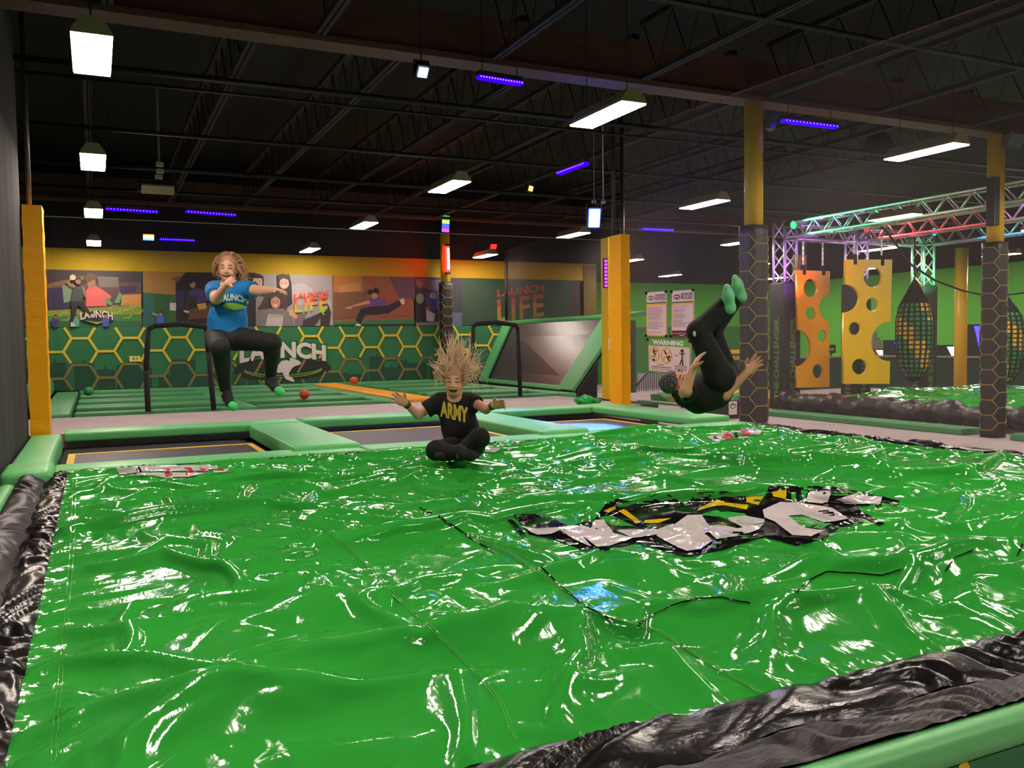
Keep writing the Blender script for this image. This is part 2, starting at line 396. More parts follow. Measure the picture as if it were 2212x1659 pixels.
# ------------------------------------------------------------------ airbag edging and frame
def wave(t, seed, fmin, fmax, n=9):
    r = np.random.default_rng(seed); z = np.zeros_like(t)
    for _ in range(n): z += np.sin(2*math.pi*r.uniform(fmin, fmax)*t+r.uniform(0, 7))
    return z/math.sqrt(n)
def ruffle(name, inner, outer, m, parent, nb=14, amp=0.012, hump=0.02, seed=1, sag=0.0, dense=6):
    """gathered strip of cloth between two edge lines, cross folds along its length"""
    inner = np.array(inner); outer = np.array(outer); n = len(inner)*dense
    def rs(A):
        s = np.linspace(0, len(A)-1, n); i = np.minimum(s.astype(int), len(A)-2); u = (s-i)[:, None]
        return A[i]*(1-u)+A[i+1]*u
    A, B = rs(inner), rs(outer)
    L_ = np.concatenate([[0], np.cumsum(np.linalg.norm(np.diff(A, axis=0), axis=1))])
    v = np.linspace(0, 1, nb)
    P = A[:, None]*(1-v)[None, :, None]+B[:, None]*v[None, :, None]
    env = np.sin(math.pi*np.clip(v, 0.0, 1))**0.6
    fold = np.stack([wave(L_+0.35*vv*np.sin(L_*3+seed)+0.06*np.sin(9*L_+5*vv), seed, 1.5, 11, 12) for vv in v], 1)
    P[..., 2] += env*hump + amp*fold*(0.25+0.75*env) - sag*np.sin(math.pi*v)**2
    ex = (B-A); P[..., :2] += (0.35*amp*fold*env)[..., None]*(ex[:, None, :2]/(np.linalg.norm(ex[:, :2], axis=1)[:, None, None]+1e-6))
    return grid_mesh(name, P, m, parent)
bl = bagP[:, 0]; bf = bagP[0]; bb = bagP[-1]; br = bagP[:, -1]
step = 3
L1 = bl[::step].copy(); k = np.arange(len(L1))
stepx = -0.012*np.floor(3.5*(0.5+0.5*np.sin(k*0.9)))
mid = L1.copy(); mid[:, 0] = -0.345+stepx*0.6; mid[:, 2] = -0.01
ruffle('inner_flap', L1+np.array([0, 0, 0.004]), mid, M_bvinyl, airbag, 12, 0.013, 0.015, 21)
mo = mid.copy(); mo[:, 0] = -0.335+stepx*0.3; mo[:, 2] = -0.035
oo = mid.copy(); oo[:, 0] = -0.525; oo[:, 2] = 0.015
ruffle('side_mesh_strip', mo, oo, M_bmesh, airbag, 14, 0.009, 0.045, 22)
F1 = bf[::step].copy(); k = np.arange(len(F1))
fm = F1.copy(); fm[:, 1] = 1.62+0.02*np.sin(k*0.7); fm[:, 2] = -0.02+0.35*(F1[:, 2])
ruffle('front_flap', F1+np.array([0, 0, 0.004]), fm, M_bvinyl, airbag, 14, 0.015, 0.026, 23)
f2 = fm.copy(); f2[:, 1] += 0.015; f2[:, 2] = -0.05
fo = F1.copy(); fo[:, 1] = 1.445; fo[:, 2] = 0.006
ruffle('front_mesh_strip', f2, fo, M_bmesh, airbag, 16, 0.009, 0.03, 24)
R1 = br[::step].copy(); ro = R1.copy(); ro[:, 0] = 6.60; ro[:, 2] = 0.0
ruffle('right_flap', R1+np.array([0, 0, 0.003]), ro, M_bvinyl, airbag, 10, 0.010, 0.03, 25)
B1 = bb[::step].copy(); bo = B1.copy(); bo[:, 1] = 7.63; bo[:, 2] = -0.03
ruffle('rear_flap', B1+np.array([0, 0, 0.003]), bo, M_bvinyl, airbag, 10, 0.012, 0.008, 26)
box('bag_body', -0.3, 6.6, 1.5, 7.6, -0.6, -0.09, M_dark, airbag)
# ------------------------------------------------------------------ frame pads round the airbag
def pad_obj(name, x0, x1, y0, y1, z0, z1, m, parent=None, bev=0.03, slump=0.0, seed=0):
    """stuffed vinyl pad: bevelled box with slightly wrinkled skin"""
    b = bmesh.new()
    vs = [b.verts.new((x, y, z)) for x in (x0, x1) for y in (y0, y1) for z in (z0, z1)]
    for f in [(0, 1, 3, 2), (4, 6, 7, 5), (0, 4, 5, 1), (2, 3, 7, 6), (0, 2, 6, 4), (1, 5, 7, 3)]: b.faces.new([vs[i] for i in f])
    bmesh.ops.recalc_face_normals(b, faces=b.faces[:])
    bmesh.ops.bevel(b, geom=b.edges[:], offset=bev, segments=3, profile=0.55, affect='EDGES')
    me = bpy.data.meshes.new(name); b.to_mesh(me); b.free()
    return link_mesh(name, me, m, parent, True)
fp = pad_obj('edge_pad', -0.5, 6.75, 1.385, 1.47, -0.09, 0.0, M_pad, None, 0.04)
tag(fp, 'long green edge pad along the near side of the airbag, bottom right corner', 'pad')
lp = pad_obj('edge_pad', -0.645, -0.53, 1.0, 7.05, -0.2, 0.005, M_pad, None, 0.05)
tag(lp, 'green edge pad along the left side of the airbag beside the black curtain', 'pad')
cb = pad_obj('corner_pad', -0.645, -0.31, 7.12, 7.72, -0.2, 0.075, M_pad, None, 0.05)
tag(cb, 'puffy green corner pad at the rear left corner of the airbag', 'pad')
lp2 = pad_obj('corner_pad', -0.635, -0.345, 7.74, 10.35, -0.2, 0.05, M_pad, None, 0.035)
tag(lp2, 'flat green pad at the foot of the left yellow post', 'pad')
# hexagon skirt below the front pad
def hex_strips(origin, ux, uz, x0, x1, z0, z1, s, wd, cx0=0.0, cz0=0.0, clip=True):
    """flat top hexagon outlines of side s inside a rectangle of the plane; returns MB in plane coordinates"""
    mb = MB(); o = np.array(origin, float); ux = np.array(ux, float); uz = np.array(uz, float); n = np.cross(ux, uz)
    h = s*math.sqrt(3); seen = set()
    def clipseg(a, b):
        t0, t1 = 0.0, 1.0; d = (b[0]-a[0], b[1]-a[1])
        for q, p in ((-d[0], a[0]-x0), (d[0], x1-a[0]), (-d[1], a[1]-z0), (d[1], z1-a[1])):
            if abs(q) < 1e-9:
                if p < 0: return None
            else:
                t = p/q
                if q < 0: t0 = max(t0, t)
                else: t1 = min(t1, t)
        if t0 >= t1: return None
        return ((a[0]+d[0]*t0, a[1]+d[1]*t0), (a[0]+d[0]*t1, a[1]+d[1]*t1))
    for i in range(int((x0-cx0)/(1.5*s))-2, int((x1-cx0)/(1.5*s))+3):
        for j in range(int((z0-cz0)/h)-2, int((z1-cz0)/h)+3):
            hx = cx0+1.5*s*i; hz = cz0+h*(j+(0.5 if i % 2 else 0))
            c = [(hx+s*math.cos(math.pi/3*k), hz+s*math.sin(math.pi/3*k)) for k in range(6)]
            for k in range(6):
                a, b = c[k], c[(k+1) % 6]; key = tuple(sorted([(round(a[0], 3), round(a[1], 3)), (round(b[0], 3), round(b[1], 3))]))
                if key in seen: continue
                seen.add(key); r = clipseg(a, b)
                if not r: continue
                a, b = r; d = np.array(b)-np.array(a); l = np.linalg.norm(d)
                if l < 1e-3: continue
                d /= l; e = np.array([-d[1], d[0]])*wd/2; a = np.array(a)-d*wd*0.28; b = np.array(b)+d*wd*0.28
                mb.poly([o+ux*q[0]+uz*q[1]+n*(0.002+0.0022*(k % 3)) for q in (a-e, b-e, b+e, a+e)])
    return mb
M_banner = mat('banner_green', (36, 112, 68), 0.55, var=0.3, vscale=1.6)
M_hexline = mat('banner_yellow_line', (214, 190, 46), 0.6)
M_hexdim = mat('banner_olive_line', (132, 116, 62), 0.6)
sk = thing('skirt_banner', 'dark green skirt with yellow hexagon lines below the near edge pad', 'banner', (0, 0, 0))
box('cloth', -0.5, 6.7, 1.40, 1.42, -0.6, -0.085, M_banner, sk)
hex_strips((0, 1.40, 0), (1, 0, 0), (0, 0, 1), -0.5, 6.7, -0.6, -0.085, 0.21, 0.03, 0.12, 0.02).build('hexagon_lines', M_hexline, sk, fix=False)['kind'] = 'stuff'

# ------------------------------------------------------------------ row of three trampolines
def trampoline(label, x0, x1, y0, y1, pads):
    t = thing('trampoline', label, 'trampoline', ((x0+x1)/2, (y0+y1)/2, -0.06), 0, 'trampolines in a row behind the airbag')
    ox, oy = (x0+x1)/2, (y0+y1)/2
    MB().box(x0-ox, x1-ox, y0-oy, y1-oy, -0.012, 0.0).build('bed', M_bed, t)
    wd = 0.06
    for a in ((x0, x1, y1-wd, y1), (x0, x1, y0, y0+wd)): MB().box(a[0]-ox, a[1]-ox, a[2]-oy, a[3]-oy, 0.0, 0.005).build('border_strap', M_ytrim, t)
    for a in ((x0, x0+wd, y0+wd, y1-wd), (x1-wd, x1, y0+wd, y1-wd)): MB().box(a[0]-ox, a[1]-ox, a[2]-oy, a[3]-oy, 0.0, 0.005).build('border_strap', M_ytrim, t)
    MB().box(x0-0.06-ox, x1+0.06-ox, y0+0.13-oy, 10.36-oy, -0.10, -0.06).build('spring_tray', M_dark, t)
    for nm, (a, b, c, d, z0, z1, m) in pads:
        p = pad_obj(nm, a-ox, b-ox, c-oy, d-oy, z0+0.06, z1+0.06, m, t, 0.028)
    return t
trampoline('left trampoline with dark bed and yellow border strap below the jumping woman', -0.26, 1.44, 7.76, 9.30,
           [('rear_pad', (-0.33, 2.195, 10.42, 10.86, -0.05, 0.05, M_pad)), ('front_pad', (-0.33, 2.195, 7.67, 8.06, -0.12, 0.0, M_pad)), ('cross_pad', (1.58, 2.2, 7.9, 10.40, -0.12, 0.04, M_pad))])
trampoline('middle trampoline behind the girl with flying hair', 2.28, 4.0, 7.76, 9.95,
           [('rear_pad', (2.21, 4.655, 10.42, 10.86, -0.05, 0.06, M_pad)), ('front_pad', (2.21, 4.655, 7.67, 8.06, -0.12, 0.0, M_pad)), ('cross_pad', (4.1, 4.66, 7.9, 10.40, -0.12, 0.04, M_pad))])
trampoline('right trampoline with a blue light patch on its bed', 4.74, 5.95, 7.76, 9.70,
           [('rear_pad', (4.67, 6.2, 10.42, 10.86, -0.05, 0.05, M_pad)), ('front_pad', (4.67, 6.75, 7.67, 8.06, -0.12, 0.0, M_pad)), ('side_pad', (6.2, 6.78, 8.21, 10.86, -0.05, 0.05, M_pad))])
box('trim_7', -0.65, 6.75, 7.6, 10.86, -0.6, -0.16, structure and M_dark)['kind'] = 'structure'

# ------------------------------------------------------------------ yellow padded posts, left curtain
def ypost(label, x0, x1, y0, y1, z1):
    t = thing('padded_post', label, 'post', ((x0+x1)/2, (y0+y1)/2, 0))
    w, d = (x1-x0)/2, (y1-y0)/2
    b = bmesh.new(); n = 60
    nx_, ny_ = 6, 10
    me = None
    mb = MB(); prof = []
    for i in range(nx_+1): prof.append((-w+2*w*i/nx_, -d))
    for i in range(1, ny_+1): prof.append((w, -d+2*d*i/ny_))
    for i in range(1, nx_+1): prof.append((w-2*w*i/nx_, d))
    for i in range(1, ny_): prof.append((-w, d-2*d*i/ny_))
    m_ = len(prof); r = np.random.default_rng(3); ph = r.uniform(0, 7, 8); vs = []
    for j in range(n+1):
        z = z1*j/n; 
        for (x, y) in prof:
            k = 0.0016*math.sin(z*23+x*9+ph[0])+0.0012*math.sin(z*41-y*11+x*16+ph[1])+0.0014*math.sin(z*14+y*22+ph[2])
            mid_ = 1+ (k/ max(w, 0.05)) 
            vs.append((x*mid_, y*(1+k/max(d, 0.05)), z))
    fs = [(j*m_+i, j*m_+(i+1) % m_, (j+1)*m_+(i+1) % m_, (j+1)*m_+i) for j in range(n) for i in range(m_)]
    fs += [tuple(range(m_-1, -1, -1)), tuple(range(n*m_, n*m_+m_))]
    mb.add(vs, fs); mb.build('pad_cover', M_yel, t); b.free()
    MB().box(-0.012, 0.012, d+0.003, d+0.02, 0.01, z1-0.03).build('zip_strip', M_dark, t)
    MB().bar((-0.04, d*0.6, z1-0.02), (-0.04, d*0.6, 4.6), 0.028, 8).build('pole', mat('dark_pole', (58, 54, 56), 0.4), t, True)
    return t
ypost('yellow padded post on the left beside the black curtain', -0.64, -0.455, 10.42, 10.84, 2.45)
ypost('yellow padded post behind the right trampoline', 6.99, 7.145, 10.9, 11.22, 2.51)
yc = thing('steel_column', 'yellow steel column just left behind the right yellow padded post', 'column', (ony(1319, 700, 12.2)[0], 12.2, 0))
MB().box(-0.11, 0.11, -0.11, 0.11, 0, 2.62).build('shaft', M_ysteel, yc, bevel=0.01)
ob = MB().box(-0.12, -0.03, -0.15, -0.11, 0.80, 0.99).build('outlet_box', M_white, yc, bevel=0.008)
mb = MB()
pl_ = thing('timber_post', 'brown yellow timber post edge right behind the right yellow padded post', 'post', (7.38, 11.35, 0))
MB().box(-0.035, 0.035, -0.03, 0.03, -0.6, 2.4).build('upright', mat('ochre_timber', (128, 96, 30), 0.7), pl_, bevel=0.006)
# left curtain: hanging cloth sheet
n = 90; ys_ = np.linspace(-3.0, 13.1, n); zs_ = np.linspace(-0.6, 4.25, 14)
Y_, Z_ = np.meshgrid(ys_, zs_)
X_ = -0.705+0.05*np.clip((Y_*0.805-1.0)/9.5, 0, 1)+0.006*np.sin(Y_*2.7+0.4*np.sin(Y_*1.3))*(1.1-(Z_+0.6)/6)+0.004*np.sin(Y_*9)
curt = grid_mesh('wall_curtain', np.stack([X_, Y_*0.805-0.02, Z_], -1), mat('black_curtain', (36, 32, 34), 0.9, var=0.2, vscale=0.7), None)
tag(curt, 'black hanging curtain along the left edge of the hall', 'curtain')
cp = MB().bar((-0.70, 10.54, 0.0), (-0.70, 10.54, 4.5), 0.02, 8).build('curtain_pole', mat('bright_pole', (170, 165, 165), 0.3, metal=0.6), None, True)
tag(cp, 'thin pale pole at the end of the left black curtain', 'pole')
# ------------------------------------------------------------------ rear court
court_n = [0]
def court_tramp(x0, x1, y0, y1, label):
    t = thing('court_trampoline', label, 'trampoline', ((x0+x1)/2, (y0+y1)/2, 0), 0, 'trampolines of the rear court')
    w, d = (x1-x0)/2, (y1-y0)/2
    MB().box(-w, w, -d, d, -0.075, -0.06).build('bed', M_bed, t)
    for s in (-1, 1):
        MB().box(-w+0.02, w-0.02, s*(d-0.03)-0.02, s*(d-0.03)+0.02, -0.06, -0.055).build('border_strap', M_ytrim, t)
    pad_obj('front_pad', -w-0.05, w+0.05, -d-0.22, -d, -0.07, 0.05, M_pad2, t, 0.03)
    pad_obj('rear_pad', -w-0.05, w+0.05, d, d+0.22, -0.07, 0.05, M_pad2, t, 0.03)
    pad_obj('side_pad', w+0.02, w+0.34, -d-0.28, d+0.28, -0.07, 0.04, M_pad2, t, 0.03)
    return t
cols = [(-0.25, 1.85, 'far left'), (2.25, 4.15, 'second'), (5.45, 7.35, 'right hand')]
rows = [(13.75, 14.75, 'nearest'), (15.45, 16.45, 'second'), (17.15, 18.15, 'third'), (18.85, 19.95, 'rearmost')]
for cx0, cx1, cn in cols:
    for ry0, ry1, rn in rows:
        court_tramp(cx0, cx1, ry0, ry1, 'court trampoline between green pads, %s column, %s row' % (cn, rn))
yp = pad_obj('divider_pad', 4.56, 5.1, 13.5, 20.3, -0.1, 0.055, mat('yellow_pad', (226, 152, 24), 0.5, bump=0.1, bscale=10), None, 0.03)
tag(yp, 'yellow divider pad running across the rear court', 'pad')
ep = pad_obj('edge_pad', -0.75, -0.34, 13.45, 20.4, -0.1, 0.05, M_pad2, None, 0.03); tag(ep, 'green pad along the left edge of the rear court', 'pad')
ep = pad_obj('edge_pad', -0.33, 7.9, 20.33, 20.56, -0.1, 0.06, M_pad2, None, 0.03); tag(ep, 'green pad along the foot of the hexagon banner', 'pad')
ep = pad_obj('ramp_pad', -1.15, -0.77, 15.5, 19.9, 0.0, 0.35, M_pad2, None, 0.12); tag(ep, 'sloping green pad at the left wall of the rear court', 'pad')
def ball(px, py, z, col, label):
    p = onz(px, py, z); o = MB().ell((0, 0, 0), (0.09, 0.09, 0.08), 16, 10).build('foam_ball', col, None, True); o.location = Vector(p)+Vector((0, 0, 0.16))
    return tag(o, label, 'ball')
M_orange = mat('orange_foam', (204, 78, 38), 0.6)
ball(658, 872, -0.03, M_orange, 'orange ball on the near row of the rear court left of the yellow pad')
ball(765, 838, 0.02, M_orange, 'small orange ball far back on the rear court right of the yellow pad')
ball(192, 864, 0.0, mat('green_foam', (40, 150, 80), 0.6), 'green ball on the pads at the left of the rear court')

# hexagon banner with city skyline and lettering
YB = 20.6
bn = thing('court_banner', 'green hexagon banner with a city skyline and large white lettering across the rear court', 'banner', (0, YB, 0))
n = 140; X_, Z_ = np.meshgrid(np.linspace(-1.4, 9.9, n), np.linspace(0.06, 1.385, 18))
grid_mesh('cloth', np.stack([X_, 0.006*np.sin(X_*3.1)*np.sin((Z_-0.06)*2.3), Z_], -1), M_banner, bn)
def bp(px, py): p = ony(px, py, YB-0.02); return (p[0], p[2])
hc = bp(174, 759.5); hs = (bp(211, 759)[0]-bp(137, 760)[0])/2
hex_strips((0, -0.012, 0), (1, 0, 0), (0, 0, 1), -1.35, 9.85, 0.62, 1.375, hs, 0.052, hc[0], hc[1]).build('hexagon_lines', M_hexline, bn, fix=False)['kind'] = 'stuff'
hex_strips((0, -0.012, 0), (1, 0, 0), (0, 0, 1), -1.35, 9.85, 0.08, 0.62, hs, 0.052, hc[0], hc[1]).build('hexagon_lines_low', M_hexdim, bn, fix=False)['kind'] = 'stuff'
M_sky = mat('banner_dark_green', (20, 74, 52), 0.6)
r_ = random.Random(5); x = -1.35; mbk = MB()
while x < 8.7:
    wd = r_.uniform(0.18, 0.5); h = r_.uniform(0.16, 0.62); x1 = min(x+wd, 8.8)
    mbk.poly([(x, -0.0095, 0.07), (x1, -0.0095, 0.07), (x1, -0.0095, 0.07+h), (x, -0.0095, 0.07+h)])
    if r_.random() < 0.35: mbk.poly([((x+x1)/2-0.03, -0.0095, 0.07+h), ((x+x1)/2+0.03, -0.0095, 0.07+h), ((x+x1)/2, -0.0095, 0.17+h)])
    x = x1+(r_.uniform(0, 0.15) if r_.random() < 0.5 else 0)
mbk.build('skyline_print', M_sky, bn)['kind'] = 'stuff'
M_wprint = mat('white_letter', (214, 200, 200), 0.55); M_bprint = mat('black_letter', (26, 26, 24), 0.6); M_gprint = mat('green_print', (46, 150, 70), 0.6)
c0 = bp(613, 775); wW = bp(712, 775)[0]-bp(515, 775)[0]
def ellipse(cx, cz, rx, rz, n=40, a0=0, a1=360): return [(cx+rx*math.cos(math.radians(a0+(a1-a0)*i/(n-1))), cz+rz*math.sin(math.radians(a0+(a1-a0)*i/(n-1)))) for i in range(n)]
ec = bp(613, 797)
MB().poly([(x, -0.018, z) for x, z in ellipse(ec[0], ec[1], wW*0.53, 0.27)[:-1]]).build('logo_oval', M_bprint, bn)
for nm, m_, a, b in (('logo_arc', M_hexline, 0.435, 0.185), ('logo_arc', M_gprint, 0.425, 0.175)):
    o_ = ellipse(ec[0], ec[1], wW*a, b+0.012, 30, 190, 350); i_ = ellipse(ec[0], ec[1]+(0.02 if m_ is M_hexline else 0.045), wW*a, b, 30, 190, 350)
    mb = MB(); mb.add([(x, -0.0195, z) for x, z in o_]+[(x, -0.0195, z) for x, z in i_], [(i, i+1, 31+i, 30+i) for i in range(29)]); mb.build(nm, m_, bn)
tz = bp(613, 765)[1]
for nm, m_, bo, off, k in (('letter_shadow', M_bprint, 0.10, 0.020, 1.0), ('letter_edge', M_gprint, 0.075, 0.022, 0.985), ('lettering', M_wprint, 0.045, 0.026, 0.955)):
    put_text(nm, 'LAUNCH', (c0[0], 0, tz), (1, 0, 0), (0, 0, 1), m_, bn, 0.38*(1.14 if bo > 0.09 else 1.07 if bo > 0.06 else 1), wW*k*0.985, bo, arc=(0.10, 0.0), off=off)
def trace(pts, ox, oy, sc, y): return [tuple(ony(ox+a/sc, oy+b/sc, y)) for a, b in pts]
kang = [(1025, 1095), (1000, 1070), (975, 1062), (960, 1050), (915, 1040), (905, 1052), (915, 1075), (870, 1064), (820, 1075), (788, 1115), (765, 1180), (790, 1200), (832, 1192), (850, 1235), (866, 1262), (940, 1292), (958, 1282), (938, 1250), (900, 1232), (896, 1205), (912, 1180), (930, 1150), (958, 1128), (1008, 1112)]
def poly_print(name, pts, m, parent, loc=(0, 0, 0)):
    o = Vector(loc); return MB().poly([Vector(p)-o for p in pts]).build(name, m, parent, fix=False)
poly_print('animal_edge', [tuple(Vector(ony(440+(890+(a-890)*1.07)/4.88, 560+(1165+(b-1165)*1.07)/4.88, YB-0.030))) for a, b in kang], M_gprint, bn, (0, YB, 0))
poly_print('animal_emblem', trace(kang, 440, 560, 4.88, YB-0.034), M_wprint, bn, (0, YB, 0))
for px, py in ((291.5, 775), (1004, 758)):
    c = bp(px, py); o = MB().box(c[0]-0.11, c[0]+0.11, -0.03, -0.015, c[1]-0.06, c[1]+0.06).build('notice_card', mat('pale_yellow_card', (226, 220, 120), 0.6), bn)
    mb = MB().box(c[0]-0.04, c[0]-0.015, -0.034, -0.03, c[1]-0.03, c[1]+0.035); mb.build('card_symbol', mat('dark_olive_ink', (70, 66, 20), 0.6), bn)
    MB().box(c[0]+0.015, c[0]+0.06, -0.034, -0.03, c[1]-0.035, c[1]+0.035).build('card_symbol', mat('pale_olive_ink', (172, 168, 70), 0.6), bn)

# ------------------------------------------------------------------ mural posters over the banner (flat prints)
YM = 20.62
def M_c(r, g, b): return mat('print_%d_%d_%d' % (r, g, b), (r, g, b), 0.6)
class Poster:
    def __init__(s, name, label, x0, x1, col, z0=1.40, z1=2.60):
        s.y = YM; s.layer = 0
        s.o = thing(name, label, 'poster', ((x0+x1)/2, YM, z0), 0); s.loc = Vector(s.o.location)
        MB().box(x0-s.loc.x, x1-s.loc.x, 0, 0.03, 0, z1-z0).build('board', M_c(*col), s.o)
    def p(s, pts, col, ox=0, oy=0, sc=1, name='printed_shape'):
        s.layer += 1; y = s.y-0.0012*s.layer-0.002
        P = [Vector(ony(ox+a/sc, oy+b/sc, y))-s.loc for a, b in pts]
        return MB().poly(P).build(name, M_c(*col), s.o, fix=False)
    def e(s, cx, cy, rx, ry, col, ox=0, oy=0, sc=1, name='printed_shape', n=22):
        return s.p([(cx+rx*math.cos(2*math.pi*i/n), cy+ry*math.sin(2*math.pi*i/n)) for i in range(n)], col, ox, oy, sc, name)
C6 = (80, 500, 4.147); C7 = (440, 560, 4.88); C8 = (900, 440, 3.95)
X_of = lambda px: float(ony(px, 650, YM)[0])
p1 = Poster('court_poster', 'poster of a dodgeball thrower in dark clothes leaping before a crowd, leftmost on the wall', -1.3, X_of(307), (88, 66, 66))
for pts, col in [([(95, 345), (940, 360), (940, 450), (95, 480)], (60, 50, 54)), ([(95, 470), (420, 395), (420, 430), (95, 510)], (120, 92, 50)),
                 ([(95, 510), (300, 500), (290, 690), (95, 700)], (52, 44, 74)), ([(225, 480), (330, 470), (320, 620), (240, 640)], (120, 140, 110)),
                 ([(540, 400), (730, 410), (730, 500), (560, 500)], (110, 100, 92)), ([(740, 490), (885, 485), (890, 540), (745, 560)], (60, 46, 70)),
                 ([(750, 570), (935, 560), (930, 655), (760, 665)], (190, 128, 66)), ([(580, 580), (620, 570), (680, 650), (660, 665), (620, 640)], (84, 140, 100)),
                 ([(690, 640), (740, 540), (755, 560), (740, 640)], (90, 150, 110)),
                 ([(440, 530), (470, 495), (530, 490), (600, 530), (665, 580), (660, 605), (610, 590), (625, 670), (440, 672)], (206, 92, 92)),
                 ([(440, 440), (470, 415), (520, 430), (525, 480), (500, 510), (460, 510)], (150, 100, 82)), ([(415, 420), (470, 370), (560, 400), (520, 430), (450, 460)], (92, 66, 40)),
                 ([(95, 710), (935, 655), (935, 860), (95, 860)], (126, 142, 48)), ([(95, 760), (935, 740), (935, 860), (95, 860)], (70, 122, 60)),
                 ([(95, 800), (940, 800), (940, 860), (95, 860)], (44, 100, 66))]: p1.p(pts, col, *C6)
for hx, hy in ((250, 760), (700, 700), (800, 740), (900, 700), (800, 660)):
    for k in range(6):
        a, b = [(hx+50*math.cos(math.pi/3*(k+j)), hy+40*math.sin(math.pi/3*(k+j))) for j in (0, 1)]
        p1.p([(a[0]-2, a[1]-3), (b[0]-2, b[1]-3), (b[0]+2, b[1]+3), (a[0]+2, a[1]+3)], (176, 178, 90), *C6)
p1.p([(395, 790), (400, 740), (520, 705), (650, 730), (680, 790), (620, 815), (520, 825), (440, 815)], (40, 44, 40), *C6)
po = Vector(p1.loc); cc = ony(80+535/4.147, 500+760/4.147, YM-0.05)
put_text('poster_lettering', 'LAUNCH', (cc[0]-po.x, -0.0012*p1.layer-0.006, cc[2]-po.z), (1, 0, 0), (0, 0, 1), M_c(214, 200, 204), p1.o, 0.16, 0.62, 0.03, arc=(0.05, 0))
p1.p([(430, 795), (535, 812), (640, 795), (535, 830)], (150, 160, 70), *C6)
# small bystanders and the leaping thrower
def bystander(P, x, y, s, shirt, C, hair=(40, 30, 26), skin=(160, 112, 88)):
    P.p([(x-22*s, y+60*s), (x-26*s, y+5*s), (x-10*s, y-10*s), (x+12*s, y-10*s), (x+26*s, y+8*s), (x+22*s, y+60*s)], shirt, *C)
    P.e(x, y-22*s, 13*s, 15*s, skin, *C); P.p([(x-14*s, y-24*s), (x-8*s, y-40*s), (x+8*s, y-40*s), (x+15*s, y-22*s), (x, y-30*s)], hair, *C)
bystander(p1, 165, 790, 1.15, (70, 60, 110), C6); bystander(p1, 350, 785, 1.1, (90, 160, 130), C6); bystander(p1, 615, 780, 1.2, (70, 84, 170), C6)
p1.e(572, 742, 14, 12, (200, 60, 60), *C6)
for pts, col in [([(300, 620), (410, 620), (440, 680), (500, 740), (485, 760), (400, 690), (365, 660), (340, 760), (320, 815), (300, 810), (310, 700)], (40, 34, 38)),
                 ([(318, 520), (350, 490), (400, 490), (420, 520), (408, 625), (310, 625)], (60, 70, 62)), ([(330, 500), (262, 462), (300, 412), (312, 425), (285, 458), (350, 485)], (150, 110, 90)),
                 ([(400, 490), (425, 500), (440, 580), (425, 590), (410, 530)], (140, 100, 80)), ([(300, 812), (322, 815), (350, 850), (300, 852)], (200, 190, 190)), ([(478, 745), (495, 735), (512, 770), (495, 768)], (200, 180, 170))]: p1.p(pts, col, *C6)
p1.e(368, 445, 24, 30, (150, 106, 86), *C6); p1.p([(345, 440), (350, 415), (385, 412), (392, 440), (370, 425)], (40, 30, 28), *C6); p1.e(320, 412, 28, 26, (200, 176, 130), *C6)

p2 = Poster('court_poster', 'poster of a padded corner and a seated climber, between the dodgeball and portrait posters', X_of(309), X_of(548), (36, 84, 56))
for pts, col in [([(950, 360), (1330, 365), (1320, 460), (1240, 440), (1240, 570), (950, 548)], (150, 110, 50)), ([(1240, 440), (1200, 420), (1290, 400), (1330, 465)], (112, 78, 40)),
                 ([(950, 550), (1050, 560), (1050, 860), (950, 860)], (34, 92, 84)), ([(1050, 560), (1185, 575), (1185, 860), (1050, 860)], (36, 86, 52)), ([(1185, 575), (1245, 560), (1245, 860), (1185, 860)], (54, 96, 46)),
                 ([(1190, 640), (1245, 640), (1245, 710), (1190, 705)], (190, 180, 180)), ([(1245, 560), (1250, 470), (1330, 365), (1960, 370), (1960, 860), (1245, 860)], (34, 28, 34)),
                 ([(1250, 530), (1330, 540), (1300, 700), (1250, 690)], (44, 38, 84)), ([(1360, 700), (1560, 650), (1560, 770), (1360, 790)], (96, 62, 42)),
                 ([(1340, 560), (1400, 505), (1500, 520), (1530, 620), (1440, 640), (1400, 590)], (72, 50, 96)), ([(1340, 570), (1450, 580), (1430, 620), (1380, 610), (1350, 710), (1330, 700)], (50, 44, 60)),
                 ([(1430, 650), (1510, 640), (1520, 690), (1450, 700)], (190, 150, 70)), ([(1310, 705), (1360, 712), (1360, 732), (1320, 722)], (200, 190, 190)), ([(1260, 820), (1530, 825), (1530, 860), (1260, 860)], (96, 92, 80))]: p2.p(pts, col, *C6)
p2.e(1395, 475, 26, 32, (160, 112, 90), *C6); p2.p([(1368, 470), (1375, 440), (1410, 438), (1424, 462), (1400, 455)], (36, 28, 26), *C6)
bystander(p2, 1108, 765, 1.3, (70, 92, 190), C6); p2.p([(1035, 725), (1085, 745), (1080, 760), (1032, 740)], (170, 130, 110), *C6)

